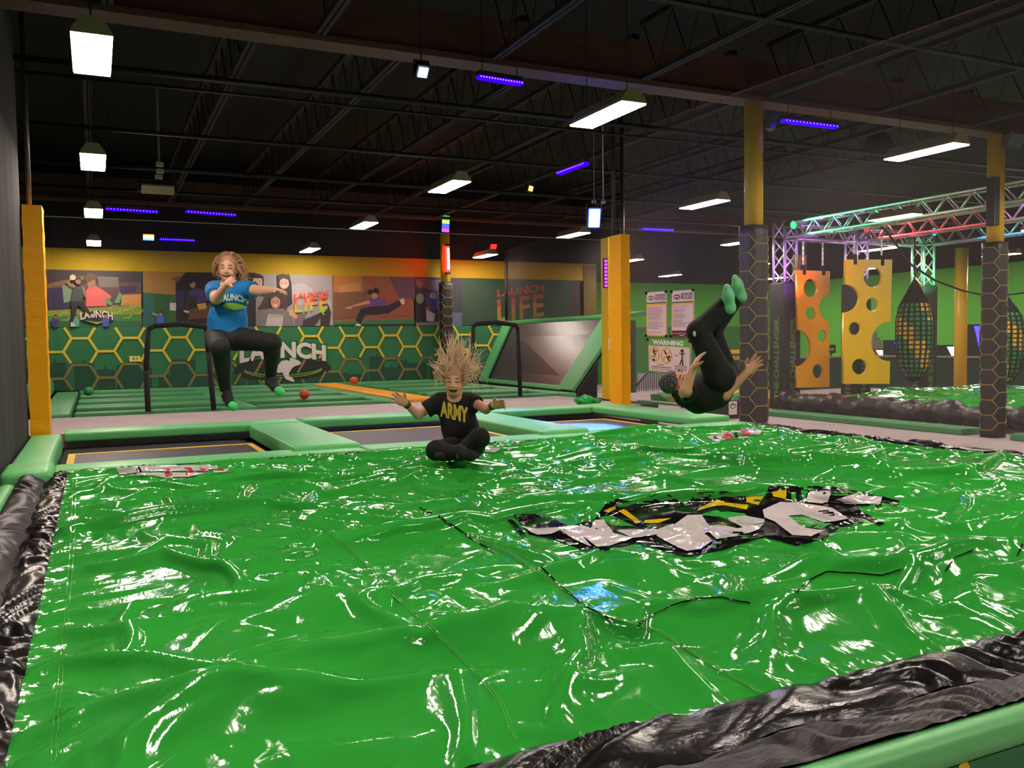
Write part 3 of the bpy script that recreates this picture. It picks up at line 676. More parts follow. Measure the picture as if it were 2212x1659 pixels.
p3 = Poster('court_poster', 'grey poster of three friends in hooded tops beside orange and lime lettering', X_of(548), X_of(718), (150, 140, 142))
for pts, col in [([(490, 220), (520, 160), (600, 160), (635, 215), (630, 290), (500, 300)], (40, 34, 36)), ([(930, 270), (1050, 250), (1140, 310), (1160, 480), (930, 480)], (168, 156, 160)),
                 ([(770, 180), (900, 155), (925, 250), (935, 470), (880, 510), (770, 340)], (44, 40, 44)),
                 ([(450, 330), (560, 310), (640, 330), (640, 480), (540, 530), (440, 560)], (128, 120, 124)), ([(600, 480), (650, 370), (740, 325), (850, 350), (890, 450), (870, 560), (800, 620), (640, 600), (560, 520)], (66, 44, 40)),
                 ([(440, 620), (560, 540), (700, 520), (840, 520), (930, 580), (955, 705), (470, 708)], (118, 106, 112)), ([(680, 580), (840, 590), (830, 705), (650, 705)], (176, 166, 170)),
                 ([(960, 560), (1090, 570), (1040, 705), (960, 705)], (112, 98, 104)), ([(1050, 640), (1240, 560), (1330, 470), (1345, 600), (1325, 705), (1230, 705), (1230, 620), (1170, 705), (1040, 705)], (54, 48, 54)), ([(1290, 410), (1340, 440), (1360, 690), (1330, 690), (1345, 560)], (170, 160, 164)),
                 ([(895, 530), (940, 530), (990, 600), (975, 630), (940, 610), (905, 590)], (196, 150, 126)), ([(690, 585), (835, 592), (835, 606), (690, 598)], (150, 180, 70))]: p3.p(pts, col, *C7)
for cx, cy, rx, ry, hat in ((568, 240, 52, 66, None), (848, 255, 52, 58, 1), (757, 450, 50, 72, None)):
    p3.e(cx, cy, rx, ry, (204, 158, 134) if cx != 757 else (176, 122, 98), *C7)
    for s_ in (-1, 1): p3.e(cx+s_*rx*0.42, cy-ry*0.1, rx*0.16, ry*0.06, (50, 34, 30), *C7)
    p3.p([(cx-rx*0.45, cy+ry*0.42), (cx+rx*0.45, cy+ry*0.42), (cx, cy+ry*0.66)], (224, 208, 204), *C7)
    if hat: p3.p([(cx-70, cy-30), (cx-72, cy-90), (cx-10, cy-104), (cx+62, cy-80), (cx+60, cy-30), (cx, cy-56)], (60, 60, 52), *C7)
    elif cx == 568: p3.p([(cx-64, cy-10), (cx-60, cy-66), (cx, cy-92), (cx+60, cy-60), (cx+64, cy), (cx+40, cy-40), (cx-40, cy-40)], (40, 32, 32), *C7)
    else: p3.p([(cx-60, cy+40), (cx-62, cy-50), (cx, cy-96), (cx+60, cy-50), (cx+62, cy+50), (cx+46, cy-30), (cx, cy-60), (cx-44, cy-30)], (58, 38, 34), *C7)
def life(P, C, xa, xb, la_t, la_b, li_t, li_b, colsL, dim=1.0):
    """two line stacked lettering in three printed colour bands"""
    po = P.loc; A = Vector(ony(C[0]+xa/C[2], C[1]+la_t/C[2], YM)); B = Vector(ony(C[0]+xb/C[2], C[1]+la_b/C[2], YM))
    Cc = Vector(ony(C[0]+xa/C[2], C[1]+li_t/C[2], YM)); D = Vector(ony(C[0]+xb/C[2], C[1]+li_b/C[2], YM))
    W = B.x-A.x; dz = W*0.10
    for (txt, t_, b_, m_, bo) in (('LAUNCH', A.z, B.z, colsL[0], 0.03),):
        put_text('poster_lettering', txt, ((A.x+B.x)/2-po.x, -0.0012*P.layer-0.006, (t_+b_)/2-po.z), Vector((1, 0, 0.12)), (0, 0, 1), M_c(*m_), P.o, t_-b_, W, bo)
    h = Cc.z-D.z
    me = text_mesh('LIFE', 1.0, 0.022, spacing=1.12); b = bmesh.new(); b.from_mesh(me)
    xs_ = [v.co.x for v in b.verts]; ys_ = [v.co.y for v in b.verts]; x0, x1, y0, y1 = min(xs_), max(xs_), min(ys_), max(ys_)
    for v in b.verts: v.co.x = (v.co.x-x0)/(x1-x0)*W; v.co.y = (v.co.y-y0)/(y1-y0)
    for k, (lo, hi) in enumerate(((0, 0.34), (0.34, 0.67), (0.67, 1.0))):
        c = b.copy()
        if lo > 0: bmesh.ops.bisect_plane(c, geom=c.verts[:]+c.edges[:]+c.faces[:], plane_co=(0, lo, 0), plane_no=(0, -1, 0), clear_outer=True)
        if hi < 1: bmesh.ops.bisect_plane(c, geom=c.verts[:]+c.edges[:]+c.faces[:], plane_co=(0, hi, 0), plane_no=(0, 1, 0), clear_outer=True)
        for v in c.verts:
            x, y = v.co.x, v.co.y; v.co = Vector((Cc.x+x-po.x, -0.0012*P.layer-0.007, D.z+y*h+0.12*(x-W/2)-po.z))
        m2 = bpy.data.meshes.new('poster_lettering'); c.to_mesh(m2); c.free(); link_mesh('poster_lettering', m2, M_c(*colsL[3-k]), P.o)
    b.free()
life(p3, C7, 948, 1300, 345, 400, 405, 545, [(214, 70, 40), (214, 74, 40), (206, 140, 40), (170, 180, 50)])
p3.p([(1285, 530), (1262, 520), (1240, 528), (1215, 545), (1205, 565), (1240, 555), (1262, 588), (1285, 590), (1262, 565), (1280, 545), (1300, 540)], (150, 180, 50), *C7, name='animal_emblem')

p4 = Poster('court_poster', 'brown poster of a girl in purple kicking one leg high', X_of(718), X_of(894), (140, 92, 66))
for pts, col in [([(1370, 170), (1660, 175), (1680, 370), (1370, 380)], (176, 110, 50)), ([(1420, 280), (1640, 240), (1650, 330), (1440, 360)], (188, 130, 76)), ([(1690, 180), (1760, 180), (1850, 310), (1800, 330)], (160, 70, 56)),
                 ([(1370, 350), (1720, 340), (1720, 600), (1370, 640)], (120, 80, 56)), ([(1850, 330), (2180, 320), (2180, 600), (1800, 620)], (150, 78, 60)), ([(1370, 660), (2226, 630), (2226, 680), (1370, 690)], (50, 118, 74)), ([(1370, 690), (2226, 680), (2226, 705), (1370, 706)], (36, 40, 36)),
                 ([(1970, 190), (2226, 190), (2226, 420), (2060, 400)], (90, 70, 96)),
                 ([(1710, 430), (1780, 400), (1870, 405), (1930, 450), (1940, 500), (1760, 510)], (104, 66, 136)), ([(1740, 430), (1760, 465), (1560, 505), (1550, 528), (1480, 515), (1560, 490)], (196, 138, 100)),
                 ([(1750, 500), (1930, 490), (2060, 430), (2100, 470), (1950, 570), (1830, 580), (1700, 580), (1650, 690), (1600, 640), (1660, 520)], (38, 32, 40)), ([(2060, 430), (2110, 410), (2120, 470), (2090, 480)], (200, 200, 190)), ([(1590, 700), (1625, 675), (1660, 690), (1655, 705)], (210, 200, 200))]: p4.p(pts, col, *C7)
p4.e(1800, 375, 36, 42, (190, 132, 100), *C7); p4.e(1755, 345, 30, 28, (34, 26, 28), *C7); p4.e(1815, 330, 32, 28, (34, 26, 28), *C7)
p4.p([(1760, 370), (1770, 340), (1830, 335), (1842, 370), (1800, 352)], (40, 30, 30), *C7)

p5 = Poster('court_poster', 'dim violet poster of friends at a games bar, behind the hexagon column', X_of(897), X_of(998), (58, 46, 66))
for pts, col in [([(-8, 640), (210, 650), (210, 760), (80, 720), (-8, 700)], (96, 84, 110)), ([(300, 650), (370, 650), (380, 1040), (300, 1040)], (50, 46, 60)), ([(300, 930), (385, 930), (385, 1045), (305, 1045)], (84, 90, 120)), ([(-8, 700), (60, 720), (75, 1010), (-8, 1015)], (40, 34, 40)),
                 ([(75, 760), (195, 740), (195, 900), (85, 920)], (84, 66, 130)), ([(80, 900), (160, 940), (150, 1005), (85, 1000)], (190, 176, 190)), ([(-8, 1015), (200, 1005), (200, 1040), (-8, 1040)], (140, 120, 120)), ([(75, 880), (115, 880), (115, 905), (75, 905)], (190, 50, 60))]: p5.p(pts, col, *C8)
p5.e(30, 810, 34, 44, (110, 150, 120), *C8); p5.e(25, 690, 26, 32, (130, 96, 84), *C8); p5.e(140, 790, 30, 30, (170, 160, 170), *C8); p5.p([(110, 800), (190, 830), (190, 856), (120, 850)], (60, 70, 170), *C8)
p6 = Poster('court_poster', 'dark green poster with stacked orange lettering, rightmost on the wall', X_of(998), X_of(1252), (40, 68, 50))
life(p6, C8, 685, 1085, 705, 775, 790, 985, [(164, 74, 50), (164, 66, 44), (168, 112, 50), (140, 128, 50)])
p6.p([(1320, 660), (1390, 650), (1395, 980), (1320, 980)], (66, 40, 44), *C8); p6.p([(985, 975), (1040, 955), (1085, 955), (1060, 975), (1050, 1000), (1030, 985), (1000, 1000)], (92, 92, 50), *C8, name='animal_emblem')

# ------------------------------------------------------------------ court nets, door frames, wall trampoline
M_net = netting('court_net', (60, 56, 58), 0.10); M_net2 = netting('side_net', (74, 70, 72), 0.42)
nt_ = thing('court_net', 'thin black net across the front of the rear court', 'net', (0, 13.44, 0))
MB().poly([(-0.5, 0, 0.02), (8.6, 0, 0.02), (8.6, 0, 2.74), (-0.5, 0, 2.74)]).build('mesh', M_net, nt_)
MB().bar((-0.6, 0, 2.74), (8.7, 0, 2.75), 0.008, 6).build('top_cable', mat('cable_grey', (120, 112, 112), 0.5), nt_)
M_rope = mat('black_webbing', (24, 22, 22), 0.8)
def doorframe(pts, label):
    c = Vector(ony(*pts[0], 13.40)); t = thing('net_doorway', label, 'net door', (c.x, 13.40, 0))
    P = [Vector(ony(*p, 13.40))-Vector((c.x, 13.40, 0)) for p in pts]
    for i in range(0, len(P)-1): 
        MB().bar(P[i], P[i+1], 0.038, 8).build('webbing_edge', M_rope, t, True)
    return t
doorframe([(320, 889), (316, 800), (320, 712), (332, 704), (390, 700), (446, 706), (450, 760), (462, 886)], 'black edged net doorway behind the jumping woman')
doorframe([(1021, 790), (1022, 706), (1028, 700), (1070, 696), (1114, 702), (1118, 710), (1124, 856)], 'black edged net doorway in front of the tilted wall trampoline')
wt = thing('wall_trampoline', 'tilted black wall trampoline with green pads at the right of the rear court', 'trampoline', (8.0, 16, 0))
lo = Vector((8.0, 16, 0))
a_ = Vector(onx(1043, 824, 8.25)); b_ = Vector(onx(1245, 846, 8.05)); c_ = Vector(onx(1352, 687, 9.3)); d_ = Vector(onx(1096, 702, 9.3))
nn = (b_-a_).cross(d_-a_).normalized()
if nn.x > 0: nn = -nn
def qpt(u, v): return (a_*(1-u)+b_*u)*(1-v)+(d_*(1-u)+c_*u)*v
MB().slab([qpt(u, v)-lo for u, v in ((0, 0), (1, 0), (1, 1), (0, 1))], -nn*0.03).build('bed', mat('black_bed', (46, 42, 44), 0.38, bump=0.08, bscale=60), wt)
for nm, (u0, u1, v0, v1) in (('far_pad', (-0.02, 0.07, -0.02, 1.0)), ('near_pad', (0.86, 1.0, -0.02, 1.0)), ('foot_pad', (0.0, 0.9, -0.03, 0.03))):
    MB().slab([qpt(u, v)+nn*0.02-lo for u, v in ((u0, v0), (u1, v0), (u1, v1), (u0, v1))], nn*0.07).build(nm, M_pad2, wt, bevel=0.02)
MB().slab([qpt(-0.02, 1.0)-lo, qpt(1.0, 1.0)-lo, qpt(1.0, 1.0)-lo+Vector((0.5, 0, 0.05)), qpt(-0.02, 1.0)-lo+Vector((0.5, 0, 0.05))], (0, 0, 0.09)).build('top_pad', M_pad2, wt, bevel=0.02)
sn = thing('side_net', 'dark net hanging above the tilted wall trampoline', 'net', (9.35, 16, 1.5))
e0 = Vector(onx(1095, 702, 9.35)); e1 = Vector(onx(1345, 690, 9.35))
MB().poly([(0, e0.y-16, 0.0), (0, e1.y-16, 0.0), (0, e1.y-16, 1.9), (0, e0.y-16, 1.75)]).build('mesh', M_net2, sn)
MB().bar((0, e0.y-16, 0.0), (0, e0.y-16, 1.75), 0.045, 8).build('pole', M_rope, sn, True)
# big net along the right of the trampolines
rn = thing('hall_net', 'tall grey scrim net hanging from the right yellow post towards the viewer', 'net', (7.19, 11.4, 0))
nt3 = [onx(1343, 290, 7.19), onx(1573, 207, 7.19), onx(2156, 0, 7.19), onx(2300, -50, 7.19)]
nt3 = [Vector((0, p[1]-11.4, p[2])) for p in nt3]
MB().poly([Vector((0, nt3[0].y, -0.5)), Vector((0, nt3[-1].y, -0.5))]+nt3[::-1]).build('mesh', netting('scrim', (170, 156, 162), 0.13), rn)
MB().tube(nt3, 0.012).build('top_cable', mat('red_brown_cable', (96, 40, 36), 0.6), rn)
MB().bar((0, nt3[0].y, 0.1), (0, nt3[0].y, 4.9), 0.03, 8).build('pole', mat('dark_pole', (58, 54, 56), 0.4), rn, True)
for k in range(11):
    t = 0.04+k*0.085; q = nt3[0]*(1-t)+nt3[2]*t
    MB().ell((q.x, q.y, q.z-0.01), (0.018, 0.018, 0.022), 8, 6).build('cable_clip', mat('red_brown_cable', (96, 40, 36), 0.6), rn)
# ------------------------------------------------------------------ padded hexagon columns
M_cpad = mat('column_pad', (27, 25, 24), 0.5, bump=0.5, bscale=12, distort=1.0)
M_cline = mat('column_line', (168, 144, 66), 0.6)
def hex_column(label, x, y, z0, zp, z1, wpad=0.148, wcol=0.118, s=0.133):
    t = thing('padded_column', label, 'column', (x, y, z0)); H = zp-z0
    n = 28; mb = MB(); m_ = 32; vs = []; prof = []
    for i in range(m_):
        a = 2*math.pi*i/m_; c, q = math.cos(a), math.sin(a); k = (abs(c)**4.5+abs(q)**4.5)**(-1/4.5); prof.append((wpad*k*c, wpad*k*q, a))
    r = np.random.default_rng(int(x*10)); ph = r.uniform(0, 7, 4)
    def skin(a, z): 
        c, q = math.cos(a), math.sin(a); k = (abs(c)**4.5+abs(q)**4.5)**(-1/4.5); w = wpad*(1+0.018*math.sin(z*7+3*a+ph[0])+0.012*math.sin(z*15-5*a+ph[1]))
        return Vector((w*k*c, w*k*q, z))
    for j in range(n+1):
        for (px_, py_, a) in prof: vs.append(skin(a, H*j/n))
    fs = [(j*m_+i, j*m_+(i+1) % m_, (j+1)*m_+(i+1) % m_, (j+1)*m_+i) for j in range(n) for i in range(m_)]
    fs += [tuple(range(m_-1, -1, -1)), tuple(range(n*m_, n*m_+m_))]
    mb.add(vs, fs); mb.build('pad_wrap', M_cpad, t, True)
    per = 2*math.pi*1.08*wpad; nC = 4; ss = per/(1.5*nC); h = s*math.sqrt(3); kv = s/ss; lines = MB(); seen = set()
    for i in range(nC):
        for j in range(-1, int(H/h)+2):
            hx = 1.5*ss*i; hz = h*(j+(0.5 if i % 2 else 0)); c = [(hx+ss*math.cos(math.pi/3*k), hz+s*math.sin(math.pi/3*k)) for k in range(6)]
            for k in range(6):
                A, B = c[k], c[(k+1) % 6]; key = tuple(sorted([(round((A[0] % per), 2), round(A[1], 2)), (round((B[0] % per), 2), round(B[1], 2))]))
                if key in seen or min(A[1], B[1]) < 0.01 or max(A[1], B[1]) > H-0.01: continue
                seen.add(key)
                P = []
                for q in range(4):
                    u = q/3; aa = (A[0]*(1-u)+B[0]*u)/per*2*math.pi; zz = A[1]*(1-u)+B[1]*u; v = skin(aa, zz); v.x *= 1.015; v.y *= 1.015; P.append(v)
                lines.tube(P, 0.0062, 4)
    lines.build('hexagon_lines', M_cline, t)['kind'] = 'stuff'
    MB().bar((0, 0, H-0.05), (0, 0, z1-z0), wcol, 20).build('shaft', M_ysteel, t, True)
    return t
hex_column('padded hexagon column with a yellow top beside the flipping person', 7.69, 8.85, -0.6, 2.4, 3.95)
hex_column('padded hexagon column with a yellow top at the right edge of the hall', 12.36, 8.85, -0.6, 2.36, 3.95)
hex_column('distant padded hexagon column in front of the rear wall posters', float(ony(963, 640, 20.25)[0]), 20.25, 0.0, 2.45, 4.0)

# ------------------------------------------------------------------ coloured light fixtures
M_blue = emitter('blue_led', (0.012, 0.0, 1.0), 1.8); M_dot = emitter('led_dot', (0.5, 0.1, 1.0), 2.0); M_case = mat('lamp_case', (22, 22, 26), 0.5)
bluelab = ['blue strip light below the near girder, centre top', 'short blue strip light left of the tall net', 'long blue strip light above the rear court, leftmost', 'blue strip light above the rear court, above the jumping woman', 'faint blue strip light low above the yellow wall', 'blue strip light beside the padded column by the flipping person', 'distant blue strip light beyond the tall net']
def strip(p, q, z, lab, drop=0.0):
    A, B = Vector(onz(*p, z)), Vector(onz(*q, z)); c = (A+B)/2; L_ = (B-A).length
    t = thing('strip_light', lab, 'light', c, math.atan2((B-A).y, (B-A).x), 'blue strip lights')
    MB().box(-L_/2, L_/2, -0.04, 0.04, 0.0, 0.05).build('case', M_case, t); MB().box(-L_/2, L_/2, -0.045, 0.035, -0.035, -0.001).build('glow_bar', M_blue, t)
    n = 16; d = MB()
    for i in range(n): x = -L_/2+L_*(i+0.5)/n; d.box(x-0.006, x+0.006, -0.050, -0.046, -0.024, -0.012)
    d.build('led_row', M_dot, t)['kind'] = 'stuff'
    for s in (-1, 1): MB().bar((s*L_*0.4, 0, 0.05), (s*L_*0.4, 0, 5.0-z), 0.006, 4).build('hanger', M_pipe, t)
    return t
for (p, q), z, lab in zip([((1032, 163), (1126, 178)), ((1208, 372), (1268, 350)), ((228, 449), (340, 456)), ((402, 455), (508, 463)), ((345, 515), (420, 518)), ((1690, 258), (1806, 272)), ((1387, 493), (1453, 496))], [3.75, 3.3, 3.3, 3.3, 3.3, 3.7, 3.3], bluelab): strip(p, q, z, lab)
def wash(px, py, y, w, h, cols, lab, tilt=0.5, strength=6.0, rz=0.0, hang=True):
    """small LED wash light: case, yoke and a face of coloured emitters"""
    c = Vector(ony(px, py, y)); t = thing('wash_light', lab, 'light', c, rz)
    R = Matrix.Rotation(tilt, 3, 'X')
    MB().box(-w/2-0.02, w/2+0.02, 0.01, 0.10, -h/2-0.02, h/2+0.02, R, (0, 0, 0)).build('case', M_case, t)
    n = len(cols)
    for i, cl in enumerate(cols):
        z1 = h/2-h*i/n; MB().box(-w/2, w/2, -0.004, 0.008, z1-h/n*0.9, z1-0.002, R, (0, 0, 0)).build('led_band', emitter('wash_%d_%d_%d_%d' % (*[int(k*100) for k in cl], strength), cl, strength), t)
    MB().tube([(-w/2-0.03, 0.05, 0), (-w/2-0.03, 0.05, h/2+0.08), (w/2+0.03, 0.05, h/2+0.08), (w/2+0.03, 0.05, 0)], 0.012, 6).build('yoke', M_case, t)
    if hang: MB().bar((0, 0.05, h/2+0.08), (0, 0.05, 5.0-c.z), 0.008, 4).build('hanger', M_pipe, t)
    return t
RR, GG, BB, WW = (1, 0.02, 0.02), (0.02, 1, 0.15), (0.04, 0.08, 1.0), (0.5, 0.72, 1.0)
wash(963, 484, 19.95, 0.20, 0.40, [GG, (0.3, 0.9, 0.1), BB, (0.6, 0.05, 1)], 'multicolour wash light on the distant hexagon column', 0.1, 1.1, 0.2)
wash(1284, 472, 10.6, 0.15, 0.26, [(0.06, 0.16, 1.0), (0.05, 0.14, 1.0), (0.04, 0.10, 1.0)], 'bright blue wash light beside the right yellow post', 0.35, 45, -0.35)
wash(1066, 533, 19.6, 0.16, 0.13, [RR, RR], 'small red wash light above the posters', 0.5, 1.2)
wash(321, 513, 19.0, 0.2, 0.13, [(1, 0.3, 0.05), (1, 0.9, 0.5), (0.1, 0.4, 1)], 'small rainbow wash light above the rear court', 0.6, 1.5)
wash(914, 157, 8.2, 0.09, 0.10, [WW, WW, WW, WW], 'white blue wash light hanging on a wire by the girder', 0.75, 5)
wash(1147, 408, 12.6, 0.10, 0.09, [(1.0, 0.45, 0.12)], 'amber lens lamp hanging below the joists', 0.3, 1.2, 0.5)
rt = thing('tube_light', 'glowing red vertical tube light on the distant hexagon column', 'light', tuple(ony(967, 560, 20.06)))
MB().bar((0, 0, -0.31), (0, 0, 0.31), 0.055, 12).build('glow_tube', emitter('red_tube', (1, 0.004, 0.004), 18), rt, True)
MB().bar((0, 0, -0.25), (0, 0, 0.25), 0.03, 10).build('hot_core', emitter('red_core', (1, 0.5, 0.3), 14), rt, True); rt.children[1].location = (0, -0.035, 0)
for s in (-1, 1): MB().box(-0.05, 0.05, -0.05, 0.05, s*0.34-0.03, s*0.34+0.03).build('end_cap', M_case, rt)
pl = thing('strip_light', 'purple vertical strip light on the yellow column behind the right padded post', 'light', tuple(ony(1307, 590, 12.07)))
MB().box(-0.03, 0.03, -0.02, 0.02, -0.24, 0.24).build('case', M_case, pl)
d = MB()
for k in range(8): d.box(-0.022, 0.022, -0.03, -0.021, -0.22+0.056*k, -0.185+0.056*k)
d.build('led_row', emitter('purple_led', (0.55, 0.03, 1.0), 1.8), pl)['kind'] = 'stuff'
# coloured beams of the moving stage lamps (real spots at the lamp heads)
def spot(name, loc, target, col, power, size=30, blend=0.3, rad=0.06):
    l = bpy.data.lights.new(name, 'SPOT'); l.color = col; l.energy = power; l.spot_size = math.radians(size); l.spot_blend = blend; l.shadow_soft_size = rad
    o = bpy.data.objects.new(name, l); COL.objects.link(o); o.location = loc
    o.rotation_euler = (Vector(target)-Vector(loc)).to_track_quat('-Z', 'Y').to_euler(); return o
spot('blue_beam', tuple(ony(1284, 476, 10.5)), (5.15, 8.9, 0), (0.03, 0.11, 1.0), 5200, 17, 0.25)
spot('blue_wash', tuple(ony(1284, 476, 10.5)), (3.9, 9.8, 0), (0.22, 0.2, 1.0), 260, 60, 0.7)
# air vent, stacked speakers, smoke dome
vt = thing('ceiling_vent', 'pale grey slanted air vent panel under the ceiling at left', 'vent', tuple(ony(341, 409, 15.5)))
MB().box(-0.25, 0.25, -0.02, 0.02, -0.09, 0.09, Matrix.Rotation(0.9, 3, 'X'), (0, 0, 0)).build('louvre_face', mat('vent_grey', (150, 142, 120), 0.6), vt)
MB().box(-0.3, 0.3, 0.03, 0.3, -0.02, 0.13).build('duct_box', M_black, vt); MB().bar((0, 0.2, 0.1), (0, 0.2, 1.0), 0.01, 4).build('hanger', M_pipe, vt)
for k, (py) in enumerate((355, 370, 382)):
    o = MB().box(-0.055, 0.055, -0.05, 0.05, -0.03, 0.03).bar((0, 0, 0.03), (0, 0, 2.2), 0.006, 4).build('junction_box', mat('box_grey', (150, 160, 140), 0.6), None, bevel=0.006)
    o.location = ony(345+(0, 1, -2)[k], py, 14.6+0.14*k); tag(o, 'small pale box hanging above the air vent, %s of three' % ('topmost', 'middle', 'lowest')[k], 'box', 'pale boxes above the vent')
sp = MB(); sp.ell((0, 0, 0), (0.23, 0.23, 0.26), 18, 12); sk_ = sp.build('ceiling_speaker', M_black, None, True)
sk_.location = ony(1898, 318, 10.5); tag(sk_, 'round black pendant speaker under the ceiling by the right column', 'speaker')

# ------------------------------------------------------------------ obstacle rig on the right: trusses
M_alu = mat('aluminium', (212, 206, 210), 0.38, metal=0.6)
rig = thing('truss_rig', 'aluminium truss frame on padded legs over the second airbag', 'truss', (13.46, 14.5, -0.6))
RG = Vector((13.46, 14.5, -0.6))
def truss(name, p, q, w, parent, off):
    p, q = Vector(p)-off, Vector(q)-off; d = (q-p); L_ = d.length; d.normalize()
    up = Vector((0, 0, 1)) if abs(d.z) < 0.9 else Vector((0, 1, 0)); s = d.cross(up).normalized(); u = s.cross(d)
    c = MB(); wb = MB()
    cs = [s*a*w/2+u*b*w/2 for a, b in ((-1, -1), (1, -1), (1, 1), (-1, 1))]
    for k in cs: c.bar(p+k, q+k, 0.028, 8)
    n = max(2, int(round(L_/(w*1.7)))); 
    for f in range(4):
        A, B = cs[f], cs[(f+1) % 4]
        for i in range(n):
            a, b = p+d*(L_*i/n), p+d*(L_*(i+0.5)/n); e = p+d*(L_*(i+1)/n)
            wb.bar(a+A, b+B, 0.017, 5).bar(b+B, e+A, 0.017, 5)
    ch = c.build(name, M_alu, parent, True); ch['kind'] = 'stuff'
    wv = wb.build('lacing', M_alu, ch, True); wv['kind'] = 'stuff'; return ch
W_ = 0.33
ZT = 3.24
for x in (13.46, 15.55, 17.7): truss('truss_leg', (x, 14.5, 2.1), (x, 14.5, ZT+0.2), W_, rig, RG)
for x in (13.46, 15.55, 17.7): truss('truss_beam', (x, 14.28, ZT), (x, 3.5, ZT), W_*0.9, rig, RG)
truss('cross_beam', (13.7, 14.5, ZT), (17.5, 14.5, ZT), W_*0.9, rig, RG)
M_lpad = mat('leg_pad', (36, 36, 33), 0.6, bump=0.3, bscale=8); M_camo = mat('camo_green', (96, 122, 70), 0.6, var=0.4, vscale=14)
for x in (13.46, 15.55, 17.7):
    lp_ = pad_obj('leg_pad', x-0.23-RG.x, x+0.23-RG.x, -0.23, 0.23, 0.0, 2.75, M_lpad, rig, 0.03)
    MB().box(x-0.11-RG.x, x+0.11-RG.x, -0.234, -0.2305, 0.18, 2.05).build('camo_panel', mat('camo_dark', (40, 52, 34), 0.7, var=0.4, vscale=9), lp_)
    put_text('leg_lettering', 'THE CHALLENGER', (x-RG.x, -0.232, 1.12), (0, 0, 1), (-1, 0, 0), M_camo, lp_, 0.15, 1.75, 0.04, off=0.006)
    MB().box(x-0.234-RG.x, x-0.2305-RG.x, -0.11, 0.11, 0.18, 2.05).build('camo_panel', mat('camo_dark', (40, 52, 34), 0.7), lp_)
    put_text('leg_lettering', 'THE CHALLENGER', (x-0.232-RG.x, 0.0, 1.12), (0, 0, 1), (0, 1, 0), M_camo, lp_, 0.15, 1.75, 0.04, off=0.006)
def rig_lamp(px, py, y, col, lab, tgt, pw=60):
    c = Vector(ony(px, py, y)); t = thing('rig_lamp', lab, 'light', c, 0, 'round lamps on the truss rig')
    MB().bar((0, 0.02, 0), (0, 0.2, 0.02), 0.09, 14).build('can', M_case, t, True); MB().ell((0, 0, 0), (0.085, 0.03, 0.085), 14, 8).build('lens', emitter('rig_%d_%d_%d' % tuple(int(k*100) for k in col), col, 0.55), t, True)
    spot('rig_beam', c+Vector((-0.12, -0.12, 0.0)), tgt, col, pw, 75, 0.6)
rig_lamp(1714, 486, 14.05, (0.05, 1.0, 0.3), 'green round lamp at the far left end of the truss', (13.4, 10.5, 2.9))
rig_lamp(1872, 494, 14.1, (1.0, 0.04, 0.06), 'red round lamp on the truss above the larger holed panel', (15.5, 11, 2.9))
rig_lamp(1976, 503, 14.1, (1.0, 0.06, 0.06), 'red round lamp next to the blue one on the truss', (17.4, 14.2, 1.8))
rig_lamp(2018, 501, 13.7, (0.05, 0.6, 1.0), 'light blue round lamp at the right of the truss', (17.6, 9.5, 2.9))
spot('rig_beam', (14.1, 12.5, 3.8), (13.46, 13.0, 3.2), (0.6, 0.15, 1.0), 60, 90, 0.7); spot('rig_beam', (14.9, 9.8, 3.9), (15.5, 10.0, 3.2), (0.6, 0.25, 1.0), 60, 100, 0.7)
spot('rig_beam', (13.0, 13.6, 1.7), (13.46, 14.5, 2.7), (0.5, 0.1, 1.0), 60, 80, 0.7); spot('rig_beam', (17.2, 13.6, 1.9), (17.7, 14.5, 2.6), (0.05, 1.0, 0.4), 70, 70, 0.7); spot('rig_beam', (15.2, 13.7, 2.4), (15.55, 14.5, 2.8), (0.7, 0.4, 1.0), 30, 80, 0.7)

# holed yellow panels hanging on chains
def shaped_sheet(name, outer, holes, thick, m, parent):
    cu = bpy.data.curves.new('c', 'CURVE'); cu.dimensions = '2D'; cu.fill_mode = 'BOTH'; cu.extrude = thick/2; cu.bevel_depth = 0.004
    for pts in [outer]+holes:
        s = cu.splines.new('POLY'); s.points.add(len(pts)-1); s.use_cyclic_u = True
        for q, p in zip(s.points, pts): q.co = (p[0], p[1], 0, 1)
    o = bpy.data.objects.new('c', cu); COL.objects.link(o)
    me = bpy.data.meshes.new_from_object(o.evaluated_get(bpy.context.evaluated_depsgraph_get())); bpy.data.objects.remove(o); bpy.data.curves.remove(cu)
    me.transform(Matrix(((1, 0, 0, 0), (0, 0, -1, 0), (0, 1, 0, 0), (0, 0, 0, 1)))); me.materials.clear(); me.name = name
    return link_mesh(name, me, m, parent)
CR = (1650, 560, 3.936)
def arc_pts(cx, cy, rx, ry, a0, a1, n=18): return [(cx+rx*math.cos(math.radians(a0+(a1-a0)*i/(n-1))), cy+ry*math.sin(math.radians(a0+(a1-a0)*i/(n-1)))) for i in range(n)]
